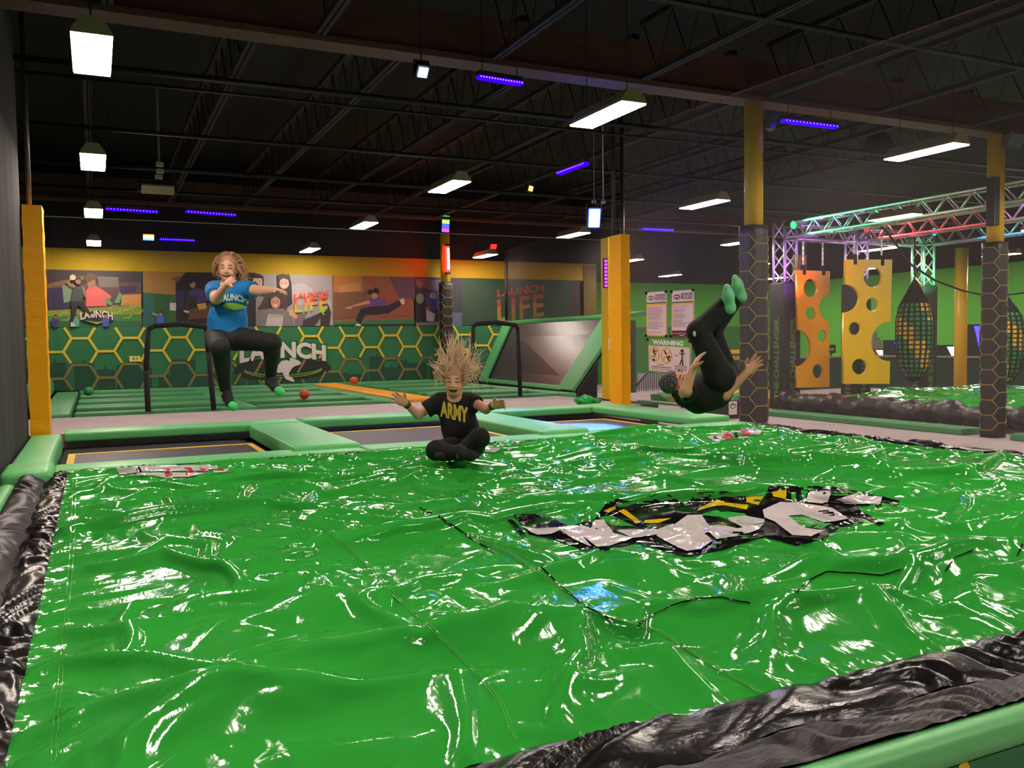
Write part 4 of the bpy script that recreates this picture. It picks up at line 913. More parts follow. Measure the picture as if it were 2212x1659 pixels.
def panel(lab, y, outer, holes, chains, ztop, col):
    f = lambda p: ony(CR[0]+p[0]/CR[2], CR[1]+p[1]/CR[2], y)
    c = Vector(f(outer[0])); t = thing('holed_board', lab, 'climbing board', (c.x, y, c.z), 0, 'holed yellow panels hanging from the truss')
    g = lambda p: (f(p)[0]-c.x, f(p)[2]-c.z)
    shaped_sheet('sheet', [g(p) for p in outer], [[g(p) for p in arc_pts(h[0], h[1], h[2], h[3], 0, 343, 22)] for h in holes], 0.05, col, t)
    for ch in chains:
        x, z = g(ch); MB().box(x-0.045, x+0.045, -0.04, 0.04, -0.09, 0.12).build('clamp', M_dark, t, bevel=0.008)
        n = int((ztop-c.z-0.1)/0.055); mb = MB()
        for i in range(n):
            zz = 0.12+0.055*i
            mb.box(x-0.02, x+0.02, -0.006, 0.006, zz, zz+0.05) if i % 2 else mb.box(x-0.006, x+0.006, -0.02, 0.02, zz, zz+0.05)
        mb.build('chain', M_alu, t)['kind'] = 'stuff'
    return t
o1 = [(272, 95), (555, 103), (551, 300)]+arc_pts(552, 415, 92, 114, -90, -270)[1:-1]+[(548, 535), (550, 1086), (274, 1090), (276, 910)]+arc_pts(280, 755, 112, 155, 90, -90)[1:-1]+[(284, 600)]
panel('smaller yellow panel with round holes hanging at left beside the lettered black pad', 14.1, o1, [(390, 245, 60, 80), (390, 460, 42, 55), (487, 650, 40, 53), (452, 952, 45, 63)], [(335, 95), (500, 100)], 3.0, mat('orange_yellow_sheet', (236, 160, 14), 0.35))
o2 = [(690, 5), (1082, 5), (1068, 522)]+arc_pts(1062, 700, 160, 168, -90, -270)[1:-1]+[(1063, 868), (1060, 1058), (668, 1058), (674, 456)]+arc_pts(676, 333, 130, 122, 90, -90)[1:-1]+[(684, 210)]
panel('larger yellow panel with round holes hanging in the middle of the truss rig', 13.0, o2, [(920, 153, 82, 87), (915, 385, 55, 58), (767, 590, 55, 58), (807, 913, 67, 69)], [(768, 5), (1000, 5)], 3.0, mat('yellow_sheet', (240, 186, 16), 0.35))

# rope net bags of foam blocks
def net_bag(lab, px, y, pyt, pyb, wpx, tilt=0.0, seed=1):
    T, B = Vector(ony(px, pyt, y)), Vector(ony(px, pyb, y)); H = T.z-B.z; R_ = wpx/2*float(np.dot(np.array(T)-EYE, -ROT[:, 2]))/FPX
    t = thing('net_bag', lab, 'net bag', (T.x, y, B.z), 0, 'rope net bags of foam blocks on the truss rig')
    def rad(u):
        pts = [(0, 0.08), (0.06, 0.55), (0.16, 0.86), (0.35, 1.0), (0.58, 1.0), (0.72, 0.88), (0.82, 0.62), (0.9, 0.34), (1.0, 0.06)]
        for (a, p), (b, q) in zip(pts, pts[1:]):
            if u <= b: k = (u-a)/(b-a); k = k*k*(3-2*k); return R_*(p+(q-p)*k)
        return R_*0.06
    n, m_ = 22, 18; rr = random.Random(seed); cells = {'y': MB(), 'g': MB()}; yl = [[0.5+0.5*math.sin(i*0.75+j*0.55+seed)+rr.uniform(-0.25, 0.25) > 0.62 for i in range(m_)] for j in range(n)]
    P = lambda j, i, k=1.0: Vector((rad(j/n)*k*math.cos(2*math.pi*i/m_), rad(j/n)*k*math.sin(2*math.pi*i/m_), H*j/n))
    for j in range(1, int(n*0.8)):
        for i in range(m_):
            q = [P(j, i, 0.94), P(j, i+1, 0.94), P(j+1, i+1, 0.94), P(j+1, i, 0.94)]; c = sum(q, Vector())/4
            q2 = [c+(v-c)*0.8 for v in q]; c2 = c+Vector((c.x, c.y, 0))*0.07
            q3 = [c2+(v-c)*0.6 for v in q]
            cells['y' if yl[j][i] else 'g'].add(q2+q3, [(4, 5, 6, 7), (0, 1, 5, 4), (1, 2, 6, 5), (2, 3, 7, 6), (3, 0, 4, 7)])
    core = MB(); core.add([P(j, i, 0.90) for j in range(n+1) for i in range(m_)], [(j*m_+i, j*m_+(i+1) % m_, (j+1)*m_+(i+1) % m_, (j+1)*m_+i) for j in range(n) for i in range(m_)]); core.build('lining', M_dark, t, True)
    cells['y'].build('yellow_blocks', mat('foam_yellow', (224, 176, 40), 0.7), t)['kind'] = 'stuff'; cells['g'].build('green_blocks', mat('foam_green', (44, 128, 66), 0.7), t)['kind'] = 'stuff'
    rp = MB()
    for i in range(m_): rp.tube([P(j, i, 1.02) for j in range(n+1)], 0.011, 5)
    for j in range(1, n): rp.tube([P(j, i % m_, 1.02) for i in range(m_+1)], 0.009, 5)
    rp.build('rope_net', M_rope, t)['kind'] = 'stuff'
    MB().bar((0, 0, H), (0, 0, 3.0-B.z), 0.014, 6).build('hanging_rope', M_rope, t, True)
    return t
net_bag('black rope net bag of yellow and green foam beside the larger holed panel', 1976, 13.2, 604, 824, 74, seed=2)
net_bag('black rope net bag of foam half hidden behind the right column', 2166, 12.6, 628, 832, 84, seed=5)
rp = MB(); pts = [ony(1880, 468, 12.6), ony(1915, 500, 12.5), ony(1968, 572, 12.3), ony(2020, 606, 12.1), ony(2080, 628, 11.9), ony(2140, 640, 11.7), ony(2212, 632, 11.4), ony(2300, 600, 11.2)]
P_ = [Vector(p) for p in pts]; sm = []
for i in range(len(P_)-1):
    for k in range(5): sm.append(P_[i].lerp(P_[i+1], k/5))
o = rp.tube(sm, 0.022, 8).build('climbing_rope', M_rope, None, True); tag(o, 'thick black rope sagging between the truss beams to the right edge', 'rope')
fl = thing('hanging_flag', 'green and yellow hanging banner behind the smaller holed panel', 'banner', tuple(ony(1728, 560, 15.3)))
MB().box(-0.2, 0.2, 0, 0.02, -0.5, 0.1).build('yellow_half', mat('flag_yellow', (196, 160, 40), 0.7), fl); MB().box(-0.2, 0.2, 0, 0.02, 0.1, 0.85).build('green_half', mat('flag_green', (40, 84, 50), 0.7), fl)
MB().bar((0, 0.01, 0.85), (0, 0.01, 5.0-fl.location.z), 0.008, 4).build('hanger', M_pipe, fl)

# ------------------------------------------------------------------ second airbag, kerb strips, foam pit
kb = pad_obj('kerb_pad', 12.18, 12.62, 3.0, 8.45, -0.6, -0.5, M_pad2, None, 0.02); tag(kb, 'green kerb pad along the second airbag, right of the right column', 'pad')
kb = pad_obj('kerb_pad', 12.18, 12.66, 9.25, 14.25, -0.6, -0.5, M_pad2, None, 0.02); tag(kb, 'green kerb pad along the second airbag, between the right column and the lettered pad', 'pad')
kb = pad_obj('kerb_pad', 12.3, 12.55, 14.4, 18.5, -0.6, -0.545, M_pad2, None, 0.02); tag(kb, 'green kerb pad in front of the foam pit', 'pad')
ab2 = thing('landing_airbag', 'second glossy green airbag with a lumpy black roll edge under the truss rig', 'airbag', (13.6, 14, -0.6))
def base2(X, Y): 
    e = np.clip(np.minimum(np.minimum(X-13.55, 18.9-X), np.minimum(Y-4, 14.08-Y))/0.8, 0, 1)
    return -0.40+0.2*e+bump_field(X, Y, 8, 1.2, 3.0, 0.05)*e
P2 = drape(13.55, 18.9, 4.0, 14.08, 46, 0.03, 0.03, 9, base2, steps=(40, 16))
P2 = P2-np.array([13.6, 14, -0.6]); grid_mesh('top_sheet', P2, M_mat, ab2)
n = 150; ang = 14; ysl = np.linspace(4.0, 14.05, n); vs = []
for j, yy in enumerate(ysl):
    rr = 0.23+0.03*math.sin(yy*8.1)+0.03*math.sin(yy*14.3+1)+0.015*math.sin(yy*27)
    for k in range(ang):
        a = 2*math.pi*k/ang; q = 1+0.06*math.sin(3*a+yy*9)
        vs.append((13.18+rr*1.25*q*math.cos(a)-13.6, yy-14, -0.38+0.03*math.sin(yy*5)+rr*0.85*q*math.sin(a)+0.6))
fs = [(j*ang+k, j*ang+(k+1) % ang, (j+1)*ang+(k+1) % ang, (j+1)*ang+k) for j in range(n-1) for k in range(ang)]+[tuple(range(ang)), tuple(range((n-1)*ang, n*ang))]
MB().add(vs, fs).build('edge_roll', mat('black_roll_vinyl', (26, 24, 25), 0.36, bump=0.7, bscale=11, distort=1), ab2, True)
box('bag_body', -0.05, 5.2, -10, 0.0, 0.0, 0.12, M_dark, ab2)
# foam pit
pit_r = random.Random(4); M_fy = mat('foam_yellow', (224, 176, 40), 0.7); M_fg = mat('foam_green', (44, 128, 66), 0.7)
cube_me = MB().box(-0.145, 0.145, -0.145, 0.145, -0.145, 0.145).build('tmp', M_fy, None, bevel=0.012); cm = {0: cube_me.data}; g2 = cube_me.data.copy(); g2.materials.clear(); g2.materials.append(M_fg); cm[1] = g2; bpy.data.objects.remove(cube_me)
spots = []
for i in range(9):
    for j in range(4): spots.append((12.82+0.42*j+pit_r.uniform(-0.03, 0.03), 14.98+0.42*i+pit_r.uniform(-0.03, 0.03)))
for k, (x, y) in enumerate(spots):
    c = pit_r.random() < 0.42; o = bpy.data.objects.new('foam_cube', cm[1 if c else 0]); COL.objects.link(o)
    o.location = (x, y, -0.52+0.14*((x-12.8)/1.4)+pit_r.uniform(-0.03, 0.03)); o.rotation_euler = (pit_r.uniform(-0.4, 0.4), pit_r.uniform(-0.4, 0.4), pit_r.uniform(-0.25, 0.25))
    tag(o, 'green foam cube lying in the foam pit behind the flipping person' if c else 'yellow foam cube lying in the foam pit behind the flipping person', 'foam cube', 'green cubes in the foam pit' if c else 'yellow cubes in the foam pit')
# ------------------------------------------------------------------ boards, fences, arcade behind
M_gdark = mat('dark_green_paint', (24, 62, 46), 0.7)
lw = thing('low_wall', 'long dark green half wall behind the second airbag', 'half wall', (21.6, 12, -0.6))
MB().box(0, 0.15, -9, 8.0, 0, 0.95).build('wall_run', M_gdark, lw); MB().box(-6.0, 0.0, 7.85, 8.0, 0, 0.95).build('wall_run', M_gdark, lw)
MB().box(-0.06, 0.2, -9, 8.05, 0.95, 1.0).build('ledge', mat('ledge_beige', (150, 140, 120), 0.6), lw); MB().box(-6.0, -0.06, 7.8, 8.05, 0.95, 1.0).build('ledge', mat('ledge_beige', (150, 140, 120), 0.6), lw)
yp_ = thing('steel_column', 'plain yellow column behind the second airbag in front of the green wall', 'column', (ony(2076, 650, 15.0)[0], 15.0, -0.6))
MB().bar((0, 0, 0), (0, 0, 3.75), 0.15, 16).build('shaft', M_ysteel, yp_, True); MB().box(-0.2, 0.2, -0.2, 0.2, 0, 0.03).build('base_plate', M_ysteel, yp_)
def cabinet(px, py, y, w, h, body, scr, lab, st=2.0):
    c = ony(px, py, y)
    if c[0] > 22.4: c = onx(px, py, 22.4)
    y = c[1]; t = thing('arcade_cabinet', lab, 'arcade machine', (c[0], y, -0.6)); Hh = c[2]+0.6+h/2
    MB().add([(-w/2, -0.3, 0), (w/2, -0.3, 0), (w/2, -0.35, 0.8), (-w/2, -0.35, 0.8), (-w/2, -0.05, Hh), (w/2, -0.05, Hh), (-w/2, 0.3, 0), (w/2, 0.3, 0), (w/2, 0.3, Hh), (-w/2, 0.3, Hh)],
             [(0, 1, 2, 3), (3, 2, 5, 4), (6, 9, 8, 7), (4, 5, 8, 9), (0, 3, 4, 9, 6), (1, 7, 8, 5, 2), (0, 6, 7, 1)]).build('body', body, t)
    z0, z1 = max(0.85, Hh-h*0.9), Hh-0.05; f = lambda z: -0.35+0.30*(z-0.8)/max(0.05, Hh-0.8)-0.01
    MB().poly([(-w*0.42, f(z0), z0), (w*0.42, f(z0), z0), (w*0.42, f(z1), z1), (-w*0.42, f(z1), z1)]).build('screen', emitter('screen_%d_%d_%d' % tuple(int(k*100) for k in scr), scr, st), t, fix=False)
    return t
Mc = mat('cabinet_black', (20, 20, 24), 0.5)
cabinet(1937, 752, 21.0, 0.5, 0.5, Mc, (0.02, 0.02, 1.0), 'arcade cabinet with a deep blue glow beside the net bag', 3)
cabinet(2047, 760, 18.5, 0.35, 0.4, Mc, (0.6, 0.7, 0.9), 'arcade cabinet with a pale screen between net bag and yellow column', 1.2)
cabinet(2105, 735, 17.0, 0.3, 0.9, Mc, (0.03, 0.02, 1.0), 'tall blue glowing arcade cabinet left of the right column', 3)
cabinet(2192, 730, 16.0, 0.3, 0.8, Mc, (0.03, 0.02, 1.0), 'tall blue glowing arcade cabinet right of the right column', 3)
cabinet(2003, 763, 20.2, 0.4, 0.3, mat('cabinet_red', (120, 26, 40), 0.5), (0.35, 0.1, 0.4), 'low red arcade cabinet behind the half wall', 0.6)
cabinet(1899, 763, 21.5, 0.6, 0.3, mat('cabinet_red', (120, 26, 40), 0.5), (1.0, 0.55, 0.4), 'low red and white arcade cabinet behind the larger holed panel', 1.2)
bs = thing('game_sign', 'small black game sign with white letters between the two holed panels', 'sign', tuple(ony(1797, 754, 21.5)))
MB().box(-0.17, 0.17, 0, 0.05, -0.14, 0.14).build('board', Mc, bs); put_text('lettering', 'ACO', (0, 0, 0), (1, 0, 0), (0, 0, 1), M_white, bs, 0.08, 0.2, 0.03, off=0.004)
MB().bar((0, 0.03, -0.14), (0, 0.03, -1.9), 0.03, 6).build('stand', Mc, bs)
jg = thing('jagged_board', 'jagged silver board seen through the larger holed panel', 'board', tuple(ony(1895, 742, 21.2)))
MB().slab([(-0.28, 0, -0.3), (0.3, 0, -0.3), (0.28, 0, 0.08), (0.18, 0, 0.04), (0.12, 0, 0.22), (0.02, 0, 0.2), (-0.06, 0, 0.45), (-0.2, 0, 0.3)], (0, 0.04, 0)).build('sheet', mat('silver_board', (150, 140, 146), 0.5), jg)
MB().bar((0, 0.03, -0.3), (0, 0.03, -1.5), 0.03, 6).build('stand', Mc, jg)
# picture wall and railing at the rear right
YR = 26.9
pw = thing('wall_picture', 'large grey blue picture of an arcade on the far green wall behind the warning board', 'picture', (17.5, YR, 0.3))
A = Vector(ony(1366, 704, YR)); B = Vector(ony(1512, 806, YR)); ox, oz = 17.5, 0.3
MB().box(A.x-ox, B.x-ox, 0, 0.05, B.z-oz, A.z-oz).build('board', mat('photo_grey', (150, 146, 156), 0.6, var=0.3, vscale=1.2), pw)
for k, (x0, y0, x1, y1, c) in enumerate([(1370, 712, 1398, 760, (88, 84, 100)), (1375, 740, 1384, 772, (196, 206, 220)), (1384, 764, 1390, 780, (120, 140, 190)), (1368, 775, 1374, 806, (60, 60, 76)), (1392, 770, 1396, 800, (210, 204, 206)), (1380, 786, 1394, 806, (116, 60, 56)), (1398, 745, 1402, 790, (190, 190, 196)), (1440, 708, 1452, 730, (90, 84, 96)), (1498, 712, 1512, 780, (110, 104, 120))]):
    a, b = ony(x0, y0, YR-0.01), ony(x1, y1, YR-0.01); MB().box(a[0]-ox, b[0]-ox, -0.006-0.002*k, -0.001-0.002*k, b[2]-oz, a[2]-oz).build('printed_shape', M_c(*c), pw)
structure(MB().box(16.2, 24.0, 26.80, 26.9, -0.6, float(ony(1550, 706, 26.85)[2])).build('trim_8', mat('mid_green_paint', (52, 128, 56), 0.75)))
gp = thing('green_pillar', 'narrow dark green pillar just right of the right yellow padded post', 'pillar', (ony(1368, 760, 22)[0], 22.0, -0.6)); MB().box(-0.06, 0.06, -0.06, 0.06, 0, float(ony(1368, 692, 22)[2])+0.6).build('shaft', M_gdark, gp, bevel=0.01)
def railing(lab, pts_top, y, zb, nb, m):
    T = [Vector(ony(*p, y)) for p in pts_top]; c = T[0]; t = thing('railing', lab, 'railing', (c.x, y, zb)); L0 = Vector((c.x, y, zb))
    for a, b in zip(T, T[1:]): MB().bar(a-L0, b-L0, 0.03, 8).build('handrail', m, t, True)
    tot = T[-1].x-T[0].x; bars = []
    for k in range(nb):
        x = T[0].x+tot*k/(nb-1); z = None
        for a, b in zip(T, T[1:]):
            if a.x-1e-6 <= x <= b.x+1e-6: z = a.z+(b.z-a.z)*(x-a.x)/(b.x-a.x+1e-9)
        MB().bar((x-c.x, 0, 0), (x-c.x, 0, (z or 0)-zb), 0.014, 6).build('baluster', m, t)
    return t
M_rail = mat('black_rail', (26, 24, 26), 0.5)
railing('black stair railing with upright bars at the back below the warning board', [(1372, 836), (1402, 801), (1450, 802)], 22.5, -0.6, 18, M_rail)
railing('yellow backed black railing behind the raised knees', [(1540, 766), (1606, 766)], 20.0, -0.6, 9, M_rail)
structure(MB().box(float(ony(1380, 800, 23.4)[0]), float(ony(1470, 800, 23.4)[0]), 23.4, 23.5, -0.6, float(ony(1400, 806, 23.4)[2])).build('trim_9', mat('pale_stair_wall', (176, 170, 180), 0.7)))
structure(MB().box(float(ony(1540, 766, 20.3)[0]), float(ony(1606, 766, 20.3)[0]), 20.3, 20.4, -0.6, float(ony(1570, 756, 20.3)[2])).build('trim_10', M_ysteel))
bb_ = thing('sign_box', 'low black box with a white emblem card at the foot of the hexagon column', 'sign', tuple(onz(1574, 905, -0.6)))
MB().box(-0.38, 0.30, 0, 0.3, 0, 0.36).build('box', Mc, bb_, bevel=0.01); MB().box(0.0, 0.2, -0.006, 0, 0.08, 0.34).build('card', M_white, bb_)
MB().poly([(x, -0.009, z) for x, z in ellipse(0.1, 0.25, 0.075, 0.055)[:-1]]).build('emblem', mat('olive_print', (90, 104, 60), 0.6), bb_)
MB().poly([(x, -0.011, z) for x, z in ellipse(0.1, 0.24, 0.05, 0.028)[:-1]]).build('emblem', M_white, bb_)

# fittings on the right column, cameras by the blue lamp
co = thing('column_speaker', 'tall narrow black speaker box strapped to the left of the right column', 'speaker', (12.36-0.20, 8.75, 2.95))
MB().box(-0.06, 0.06, -0.07, 0.07, -0.36, 0.36).build('box', Mc, co, bevel=0.012); MB().box(0.06, 0.10, -0.02, 0.02, -0.2, -0.15).box(0.06, 0.10, -0.02, 0.02, 0.15, 0.2).build('bracket', M_pipe, co)['kind'] = 'stuff'
fl_ = thing('flood_light', 'unlit grey flood light panel at the top of the right column', 'light', (12.36+0.12, 8.62, 3.86))
MB().box(-0.17, 0.17, -0.03, 0.05, -0.11, 0.11, Matrix.Rotation(0.7, 3, 'X'), (0, 0, 0)).build('head', mat('flood_grey', (70, 78, 86), 0.4), fl_, bevel=0.01); MB().bar((0, 0.03, 0), (0, 0.14, 0.05), 0.02, 6).build('arm', M_pipe, fl_)
for k, px in enumerate((1283, 1303)):
    p = ony(px, 436, 10.75); o = MB().ell((0, 0, 0), (0.035, 0.035, 0.03), 12, 8).bar((0, 0, 0.02), (0, 0, 5.0-p[2]), 0.008, 5).build('dome_camera', mat('camera_white', (190, 190, 196), 0.4), None, True); o.location = p
    tag(o, 'small white dome camera above the bright blue wash light, %s of two' % ('left', 'right')[k], 'camera')
cw = thing('column_wash', 'unlit clear lamp head high on the column by the flipping person', 'light', (7.69+0.18, 8.72, 3.72)); MB().box(-0.05, 0.05, -0.05, 0.05, -0.12, 0.12, Matrix.Rotation(0.3, 3, 'Y'), (0, 0, 0)).build('head', mat('smoky_clear', (96, 90, 100), 0.2), cw, bevel=0.02); MB().bar((-0.10, 0.05, 0), (0, 0, 0), 0.012, 6).build('arm', M_pipe, cw)
# ------------------------------------------------------------------ people: implicit bodies polygonised into one continuous mesh
class SDF:
    def __init__(s, lo, hi, h):
        s.h = h; s.lo = np.array(lo, float); n = np.ceil((np.array(hi)-s.lo)/h).astype(int)+1; s.n = n
        s.F = np.full(n, 1.0, np.float32)
    def _win(s, lo, hi):
        a = np.maximum(0, np.floor((np.array(lo)-s.lo)/s.h).astype(int)); b = np.minimum(s.n, np.ceil((np.array(hi)-s.lo)/s.h).astype(int)+1)
        if (b <= a).any(): return None
        g = [s.lo[i]+np.arange(a[i], b[i])*s.h for i in range(3)]
        return tuple(slice(a[i], b[i]) for i in range(3)), np.meshgrid(*g, indexing='ij')
    def _mix(s, w, d, k, sub=False):
        f = s.F[w]
        if sub: s.F[w] = np.maximum(f, -d); return
        if k <= 0: s.F[w] = np.minimum(f, d); return
        hh = np.clip(0.5+0.5*(f-d)/k, 0, 1); s.F[w] = f*(1-hh)+d*hh-k*hh*(1-hh)
    def cone(s, p, q, r1, r2=None, k=0.03, cut=None, squash=None):
        r2 = r1 if r2 is None else r2; p, q = np.array(p, float), np.array(q, float); m = max(r1, r2)*1.3+k+3*s.h
        W = s._win(np.minimum(p, q)-m, np.maximum(p, q)+m)
        if W is None: return s
        w, (X, Y, Z) = W; d = q-p; L2 = float(d@d)+1e-12
        t = np.clip(((X-p[0])*d[0]+(Y-p[1])*d[1]+(Z-p[2])*d[2])/L2, 0, 1)
        ex, ey, ez = X-(p[0]+t*d[0]), Y-(p[1]+t*d[1]), Z-(p[2]+t*d[2])
        if squash is not None:             # flatten across a direction: (axis, factor)
            ax, fa = np.array(squash[0], float), squash[1]; ax /= np.linalg.norm(ax); u = ex*ax[0]+ey*ax[1]+ez*ax[2]
            dd = np.sqrt(np.maximum(ex*ex+ey*ey+ez*ez-u*u, 0)+(u*fa)**2)
        else: dd = np.sqrt(ex*ex+ey*ey+ez*ez)
        D = dd-(r1+t*(r2-r1))
        if cut is not None:
            c, nrm = np.array(cut[0], float), np.array(cut[1], float); nrm /= np.linalg.norm(nrm); D = np.maximum(D, (X-c[0])*nrm[0]+(Y-c[1])*nrm[1]+(Z-c[2])*nrm[2])
        s._mix(w, D.astype(np.float32), k); return s
    def ell(s, c, r, R=None, k=0.03, sub=False):
        c = np.array(c, float); r = np.array(r, float); m = r.max()+k+3*s.h; W = s._win(c-m, c+m)
        if W is None: return s
        w, (X, Y, Z) = W; P = [X-c[0], Y-c[1], Z-c[2]]
        if R is not None: P = [P[0]*R[0, i]+P[1]*R[1, i]+P[2]*R[2, i] for i in range(3)]
        k0 = np.sqrt(sum((P[i]/r[i])**2 for i in range(3))); k1 = np.sqrt(sum((P[i]/r[i]**2)**2 for i in range(3)))+1e-9
        s._mix(w, (k0*(k0-1)/k1).astype(np.float32), k, sub); return s
    def clip(s, c, nrm):                   # keep the side the normal points away from
        g = [s.lo[i]+np.arange(s.n[i])*s.h for i in range(3)]; nrm = np.array(nrm, float); nrm /= np.linalg.norm(nrm)
        D = (g[0]-c[0])[:, None, None]*nrm[0]+(g[1]-c[1])[None, :, None]*nrm[1]+(g[2]-c[2])[None, None, :]*nrm[2]
        s.F = np.maximum(s.F, D.astype(np.float32)); return s
    def mesh(s, name, origin=(0, 0, 0), relax=2):
        F = s.F; nx, ny, nz = F.shape; I = F < 0
        cnt = np.zeros((nx-1, ny-1, nz-1), np.int8)
        for a in (0, 1):
            for b in (0, 1):
                for c in (0, 1): cnt += I[a:nx-1+a, b:ny-1+b, c:nz-1+c]
        act = (cnt > 0) & (cnt < 8); cid = np.full(act.shape, -1, np.int64); idx = np.argwhere(act); cid[act] = np.arange(len(idx))
        acc = np.zeros((len(idx), 3)); num = np.zeros(len(idx)); i, j, k = idx.T
        for ax in range(3):
            o1, o2 = [(1, 2), (0, 2), (0, 1)][ax]
            for u in (0, 1):
                for v in (0, 1):
                    A = idx.copy(); A[:, o1] += u; A[:, o2] += v; B = A.copy(); B[:, ax] += 1
                    fa, fb = F[tuple(A.T)], F[tuple(B.T)]; m = (fa < 0) != (fb < 0); t = np.where(m, fa/(fa-fb+1e-12), 0)
                    P = A.astype(float); P[:, ax] += t; acc[m] += P[m]; num[m] += 1
        V = acc/np.maximum(num, 1)[:, None]; quads = []
        for ax in range(3):
            o1, o2 = [(1, 2), (2, 0), (0, 1)][ax]
            sl = [slice(1, -1)]*3; sl[ax] = slice(0, -1); S = I[tuple(sl)]; sl2 = [slice(1, -1)]*3; sl2[ax] = slice(1, None); T = I[tuple(sl2)]
            e = np.argwhere(S != T); inside = S[tuple(e.T)]; 
            for q in range(3):
                if q != ax: e[:, q] += 1
            def cell(d1, d2): c = e.copy(); c[:, o1] += d1; c[:, o2] += d2; return cid[tuple(c.T)]
            Q = np.stack([cell(-1, -1), cell(0, -1), cell(0, 0), cell(-1, 0)], 1); Q[~inside] = Q[~inside][:, ::-1]; quads.append(Q)
        Q = np.concatenate(quads); Q = Q[(Q >= 0).all(1)]
        for _ in range(relax):
            S = np.zeros_like(V); N = np.zeros(len(V))
            for a in range(4):
                np.add.at(S, Q[:, a], V[Q[:, (a+1) % 4]]+V[Q[:, (a-1) % 4]]); np.add.at(N, Q[:, a], 2)
            V = V*0.5+0.5*S/np.maximum(N, 1)[:, None]
        V = V*s.h+s.lo-np.array(origin)
        me = bpy.data.meshes.new(name); me.vertices.add(len(V)); me.vertices.foreach_set('co', V.reshape(-1)); me.loops.add(Q.size); me.loops.foreach_set('vertex_index', Q.reshape(-1).astype(np.int32))
        me.polygons.add(len(Q)); me.polygons.foreach_set('loop_start', np.arange(0, Q.size, 4, dtype=np.int32)); me.update(calc_edges=True); return me
def unit(v): v = np.array(v, float); return v/(np.linalg.norm(v)+1e-12)
def frame(fwd, up):
    f = unit(fwd); r = unit(np.cross(f, up)); u = np.cross(r, f); return np.stack([r, f, u], 1)      # columns: right, forward, up
def hand_prims(B, wrist, direction, palm_n, side, L=0.17, curl=0.35, spread=0.13, k=0.006):
    """palm, four unequal bent fingers and a thumb leaving the side of the palm"""
    d = unit(direction); n = unit(np.array(palm_n)-d*np.dot(palm_n, d)); s = np.cross(d, n)*side; w = np.array(wrist, float)
    pc = w+d*L*0.26
    B.cone(w-d*0.02, w+d*L*0.12, L*0.15, L*0.165, 0.012, squash=(n, 1.45))
    B.ell(pc, (L*0.235, L*0.29, L*0.10), np.stack([s, d, n], 1), 0.012)
    for i, (o, ln) in enumerate(((0.175, 0.43), (0.06, 0.49), (-0.055, 0.46), (-0.165, 0.36))):
        fd = unit(d+s*o*spread*6); a = w+d*L*(0.46-0.04*abs(o)/0.17)+s*L*o; c1 = curl*(0.7+0.25*i)
        m1 = a+unit(fd*math.cos(c1*0.6)+n*math.sin(c1*0.6))*L*ln*0.45; m2 = m1+unit(fd*math.cos(c1*1.4)+n*math.sin(c1*1.4))*L*ln*0.32; m3 = m2+unit(fd*math.cos(c1*2.2)+n*math.sin(c1*2.2))*L*ln*0.25
        rr = L*0.052; B.cone(w+d*L*0.3+s*L*o*0.8, a, rr*1.1, rr*1.1, k); B.cone(a, m1, rr*1.06, rr, k); B.cone(m1, m2, rr, rr*0.92, k); B.cone(m2, m3, rr*0.92, rr*0.8, k)
    t0 = w+d*L*0.14+s*L*0.15; t1 = t0+unit(d*0.6+s*0.75+n*0.25)*L*0.26; t2 = t1+unit(d*0.85+s*0.3+n*0.3)*L*0.22
    B.cone(t0, t1, L*0.075, L*0.062, 0.01); B.cone(t1, t2, L*0.06, L*0.05, k)
def head_prims(B, c, fwd, up, S=0.225, k=0.02):
    """cranium, jaw, brow, nose, lips, ears. c is the middle of the head, S its height"""
    R = frame(fwd, up); r, f, u = R.T; c = np.array(c, float); a = S/0.225
    P = lambda x, y, z: c+a*(r*x+f*y+u*z)
    B.ell(P(0, -0.012, 0.030), np.array((0.074, 0.094, 0.084))*a, R, k)
    B.ell(P(0, 0.022, -0.030), np.array((0.062, 0.070, 0.080))*a, R, 0.03*a)
    B.ell(P(0, 0.056, -0.088), np.array((0.028, 0.024, 0.022))*a, R, 0.03*a)
    for s in (-1, 1):
        B.ell(P(s*0.033, 0.087, 0.004), np.array((0.019, 0.014, 0.012))*a, R, 0.0, True)
        B.ell(P(s*0.031, 0.081, 0.003), np.array((0.0145, 0.0125, 0.0115))*a, R, 0.003)
        B.ell(P(s*0.036, 0.066, -0.034), np.array((0.022, 0.020, 0.020))*a, R, 0.02*a)
        B.ell(P(s*0.077, -0.006, -0.006), np.array((0.010, 0.020, 0.032))*a, R, 0.008)
    B.cone(P(0, 0.088, 0.006), P(0, 0.106, -0.032), 0.0085*a, 0.013*a, 0.010*a)
    for s in (-1, 1): B.ell(P(s*0.011, 0.097, -0.034), np.array((0.009, 0.010, 0.008))*a, R, 0.006)
    return P, R
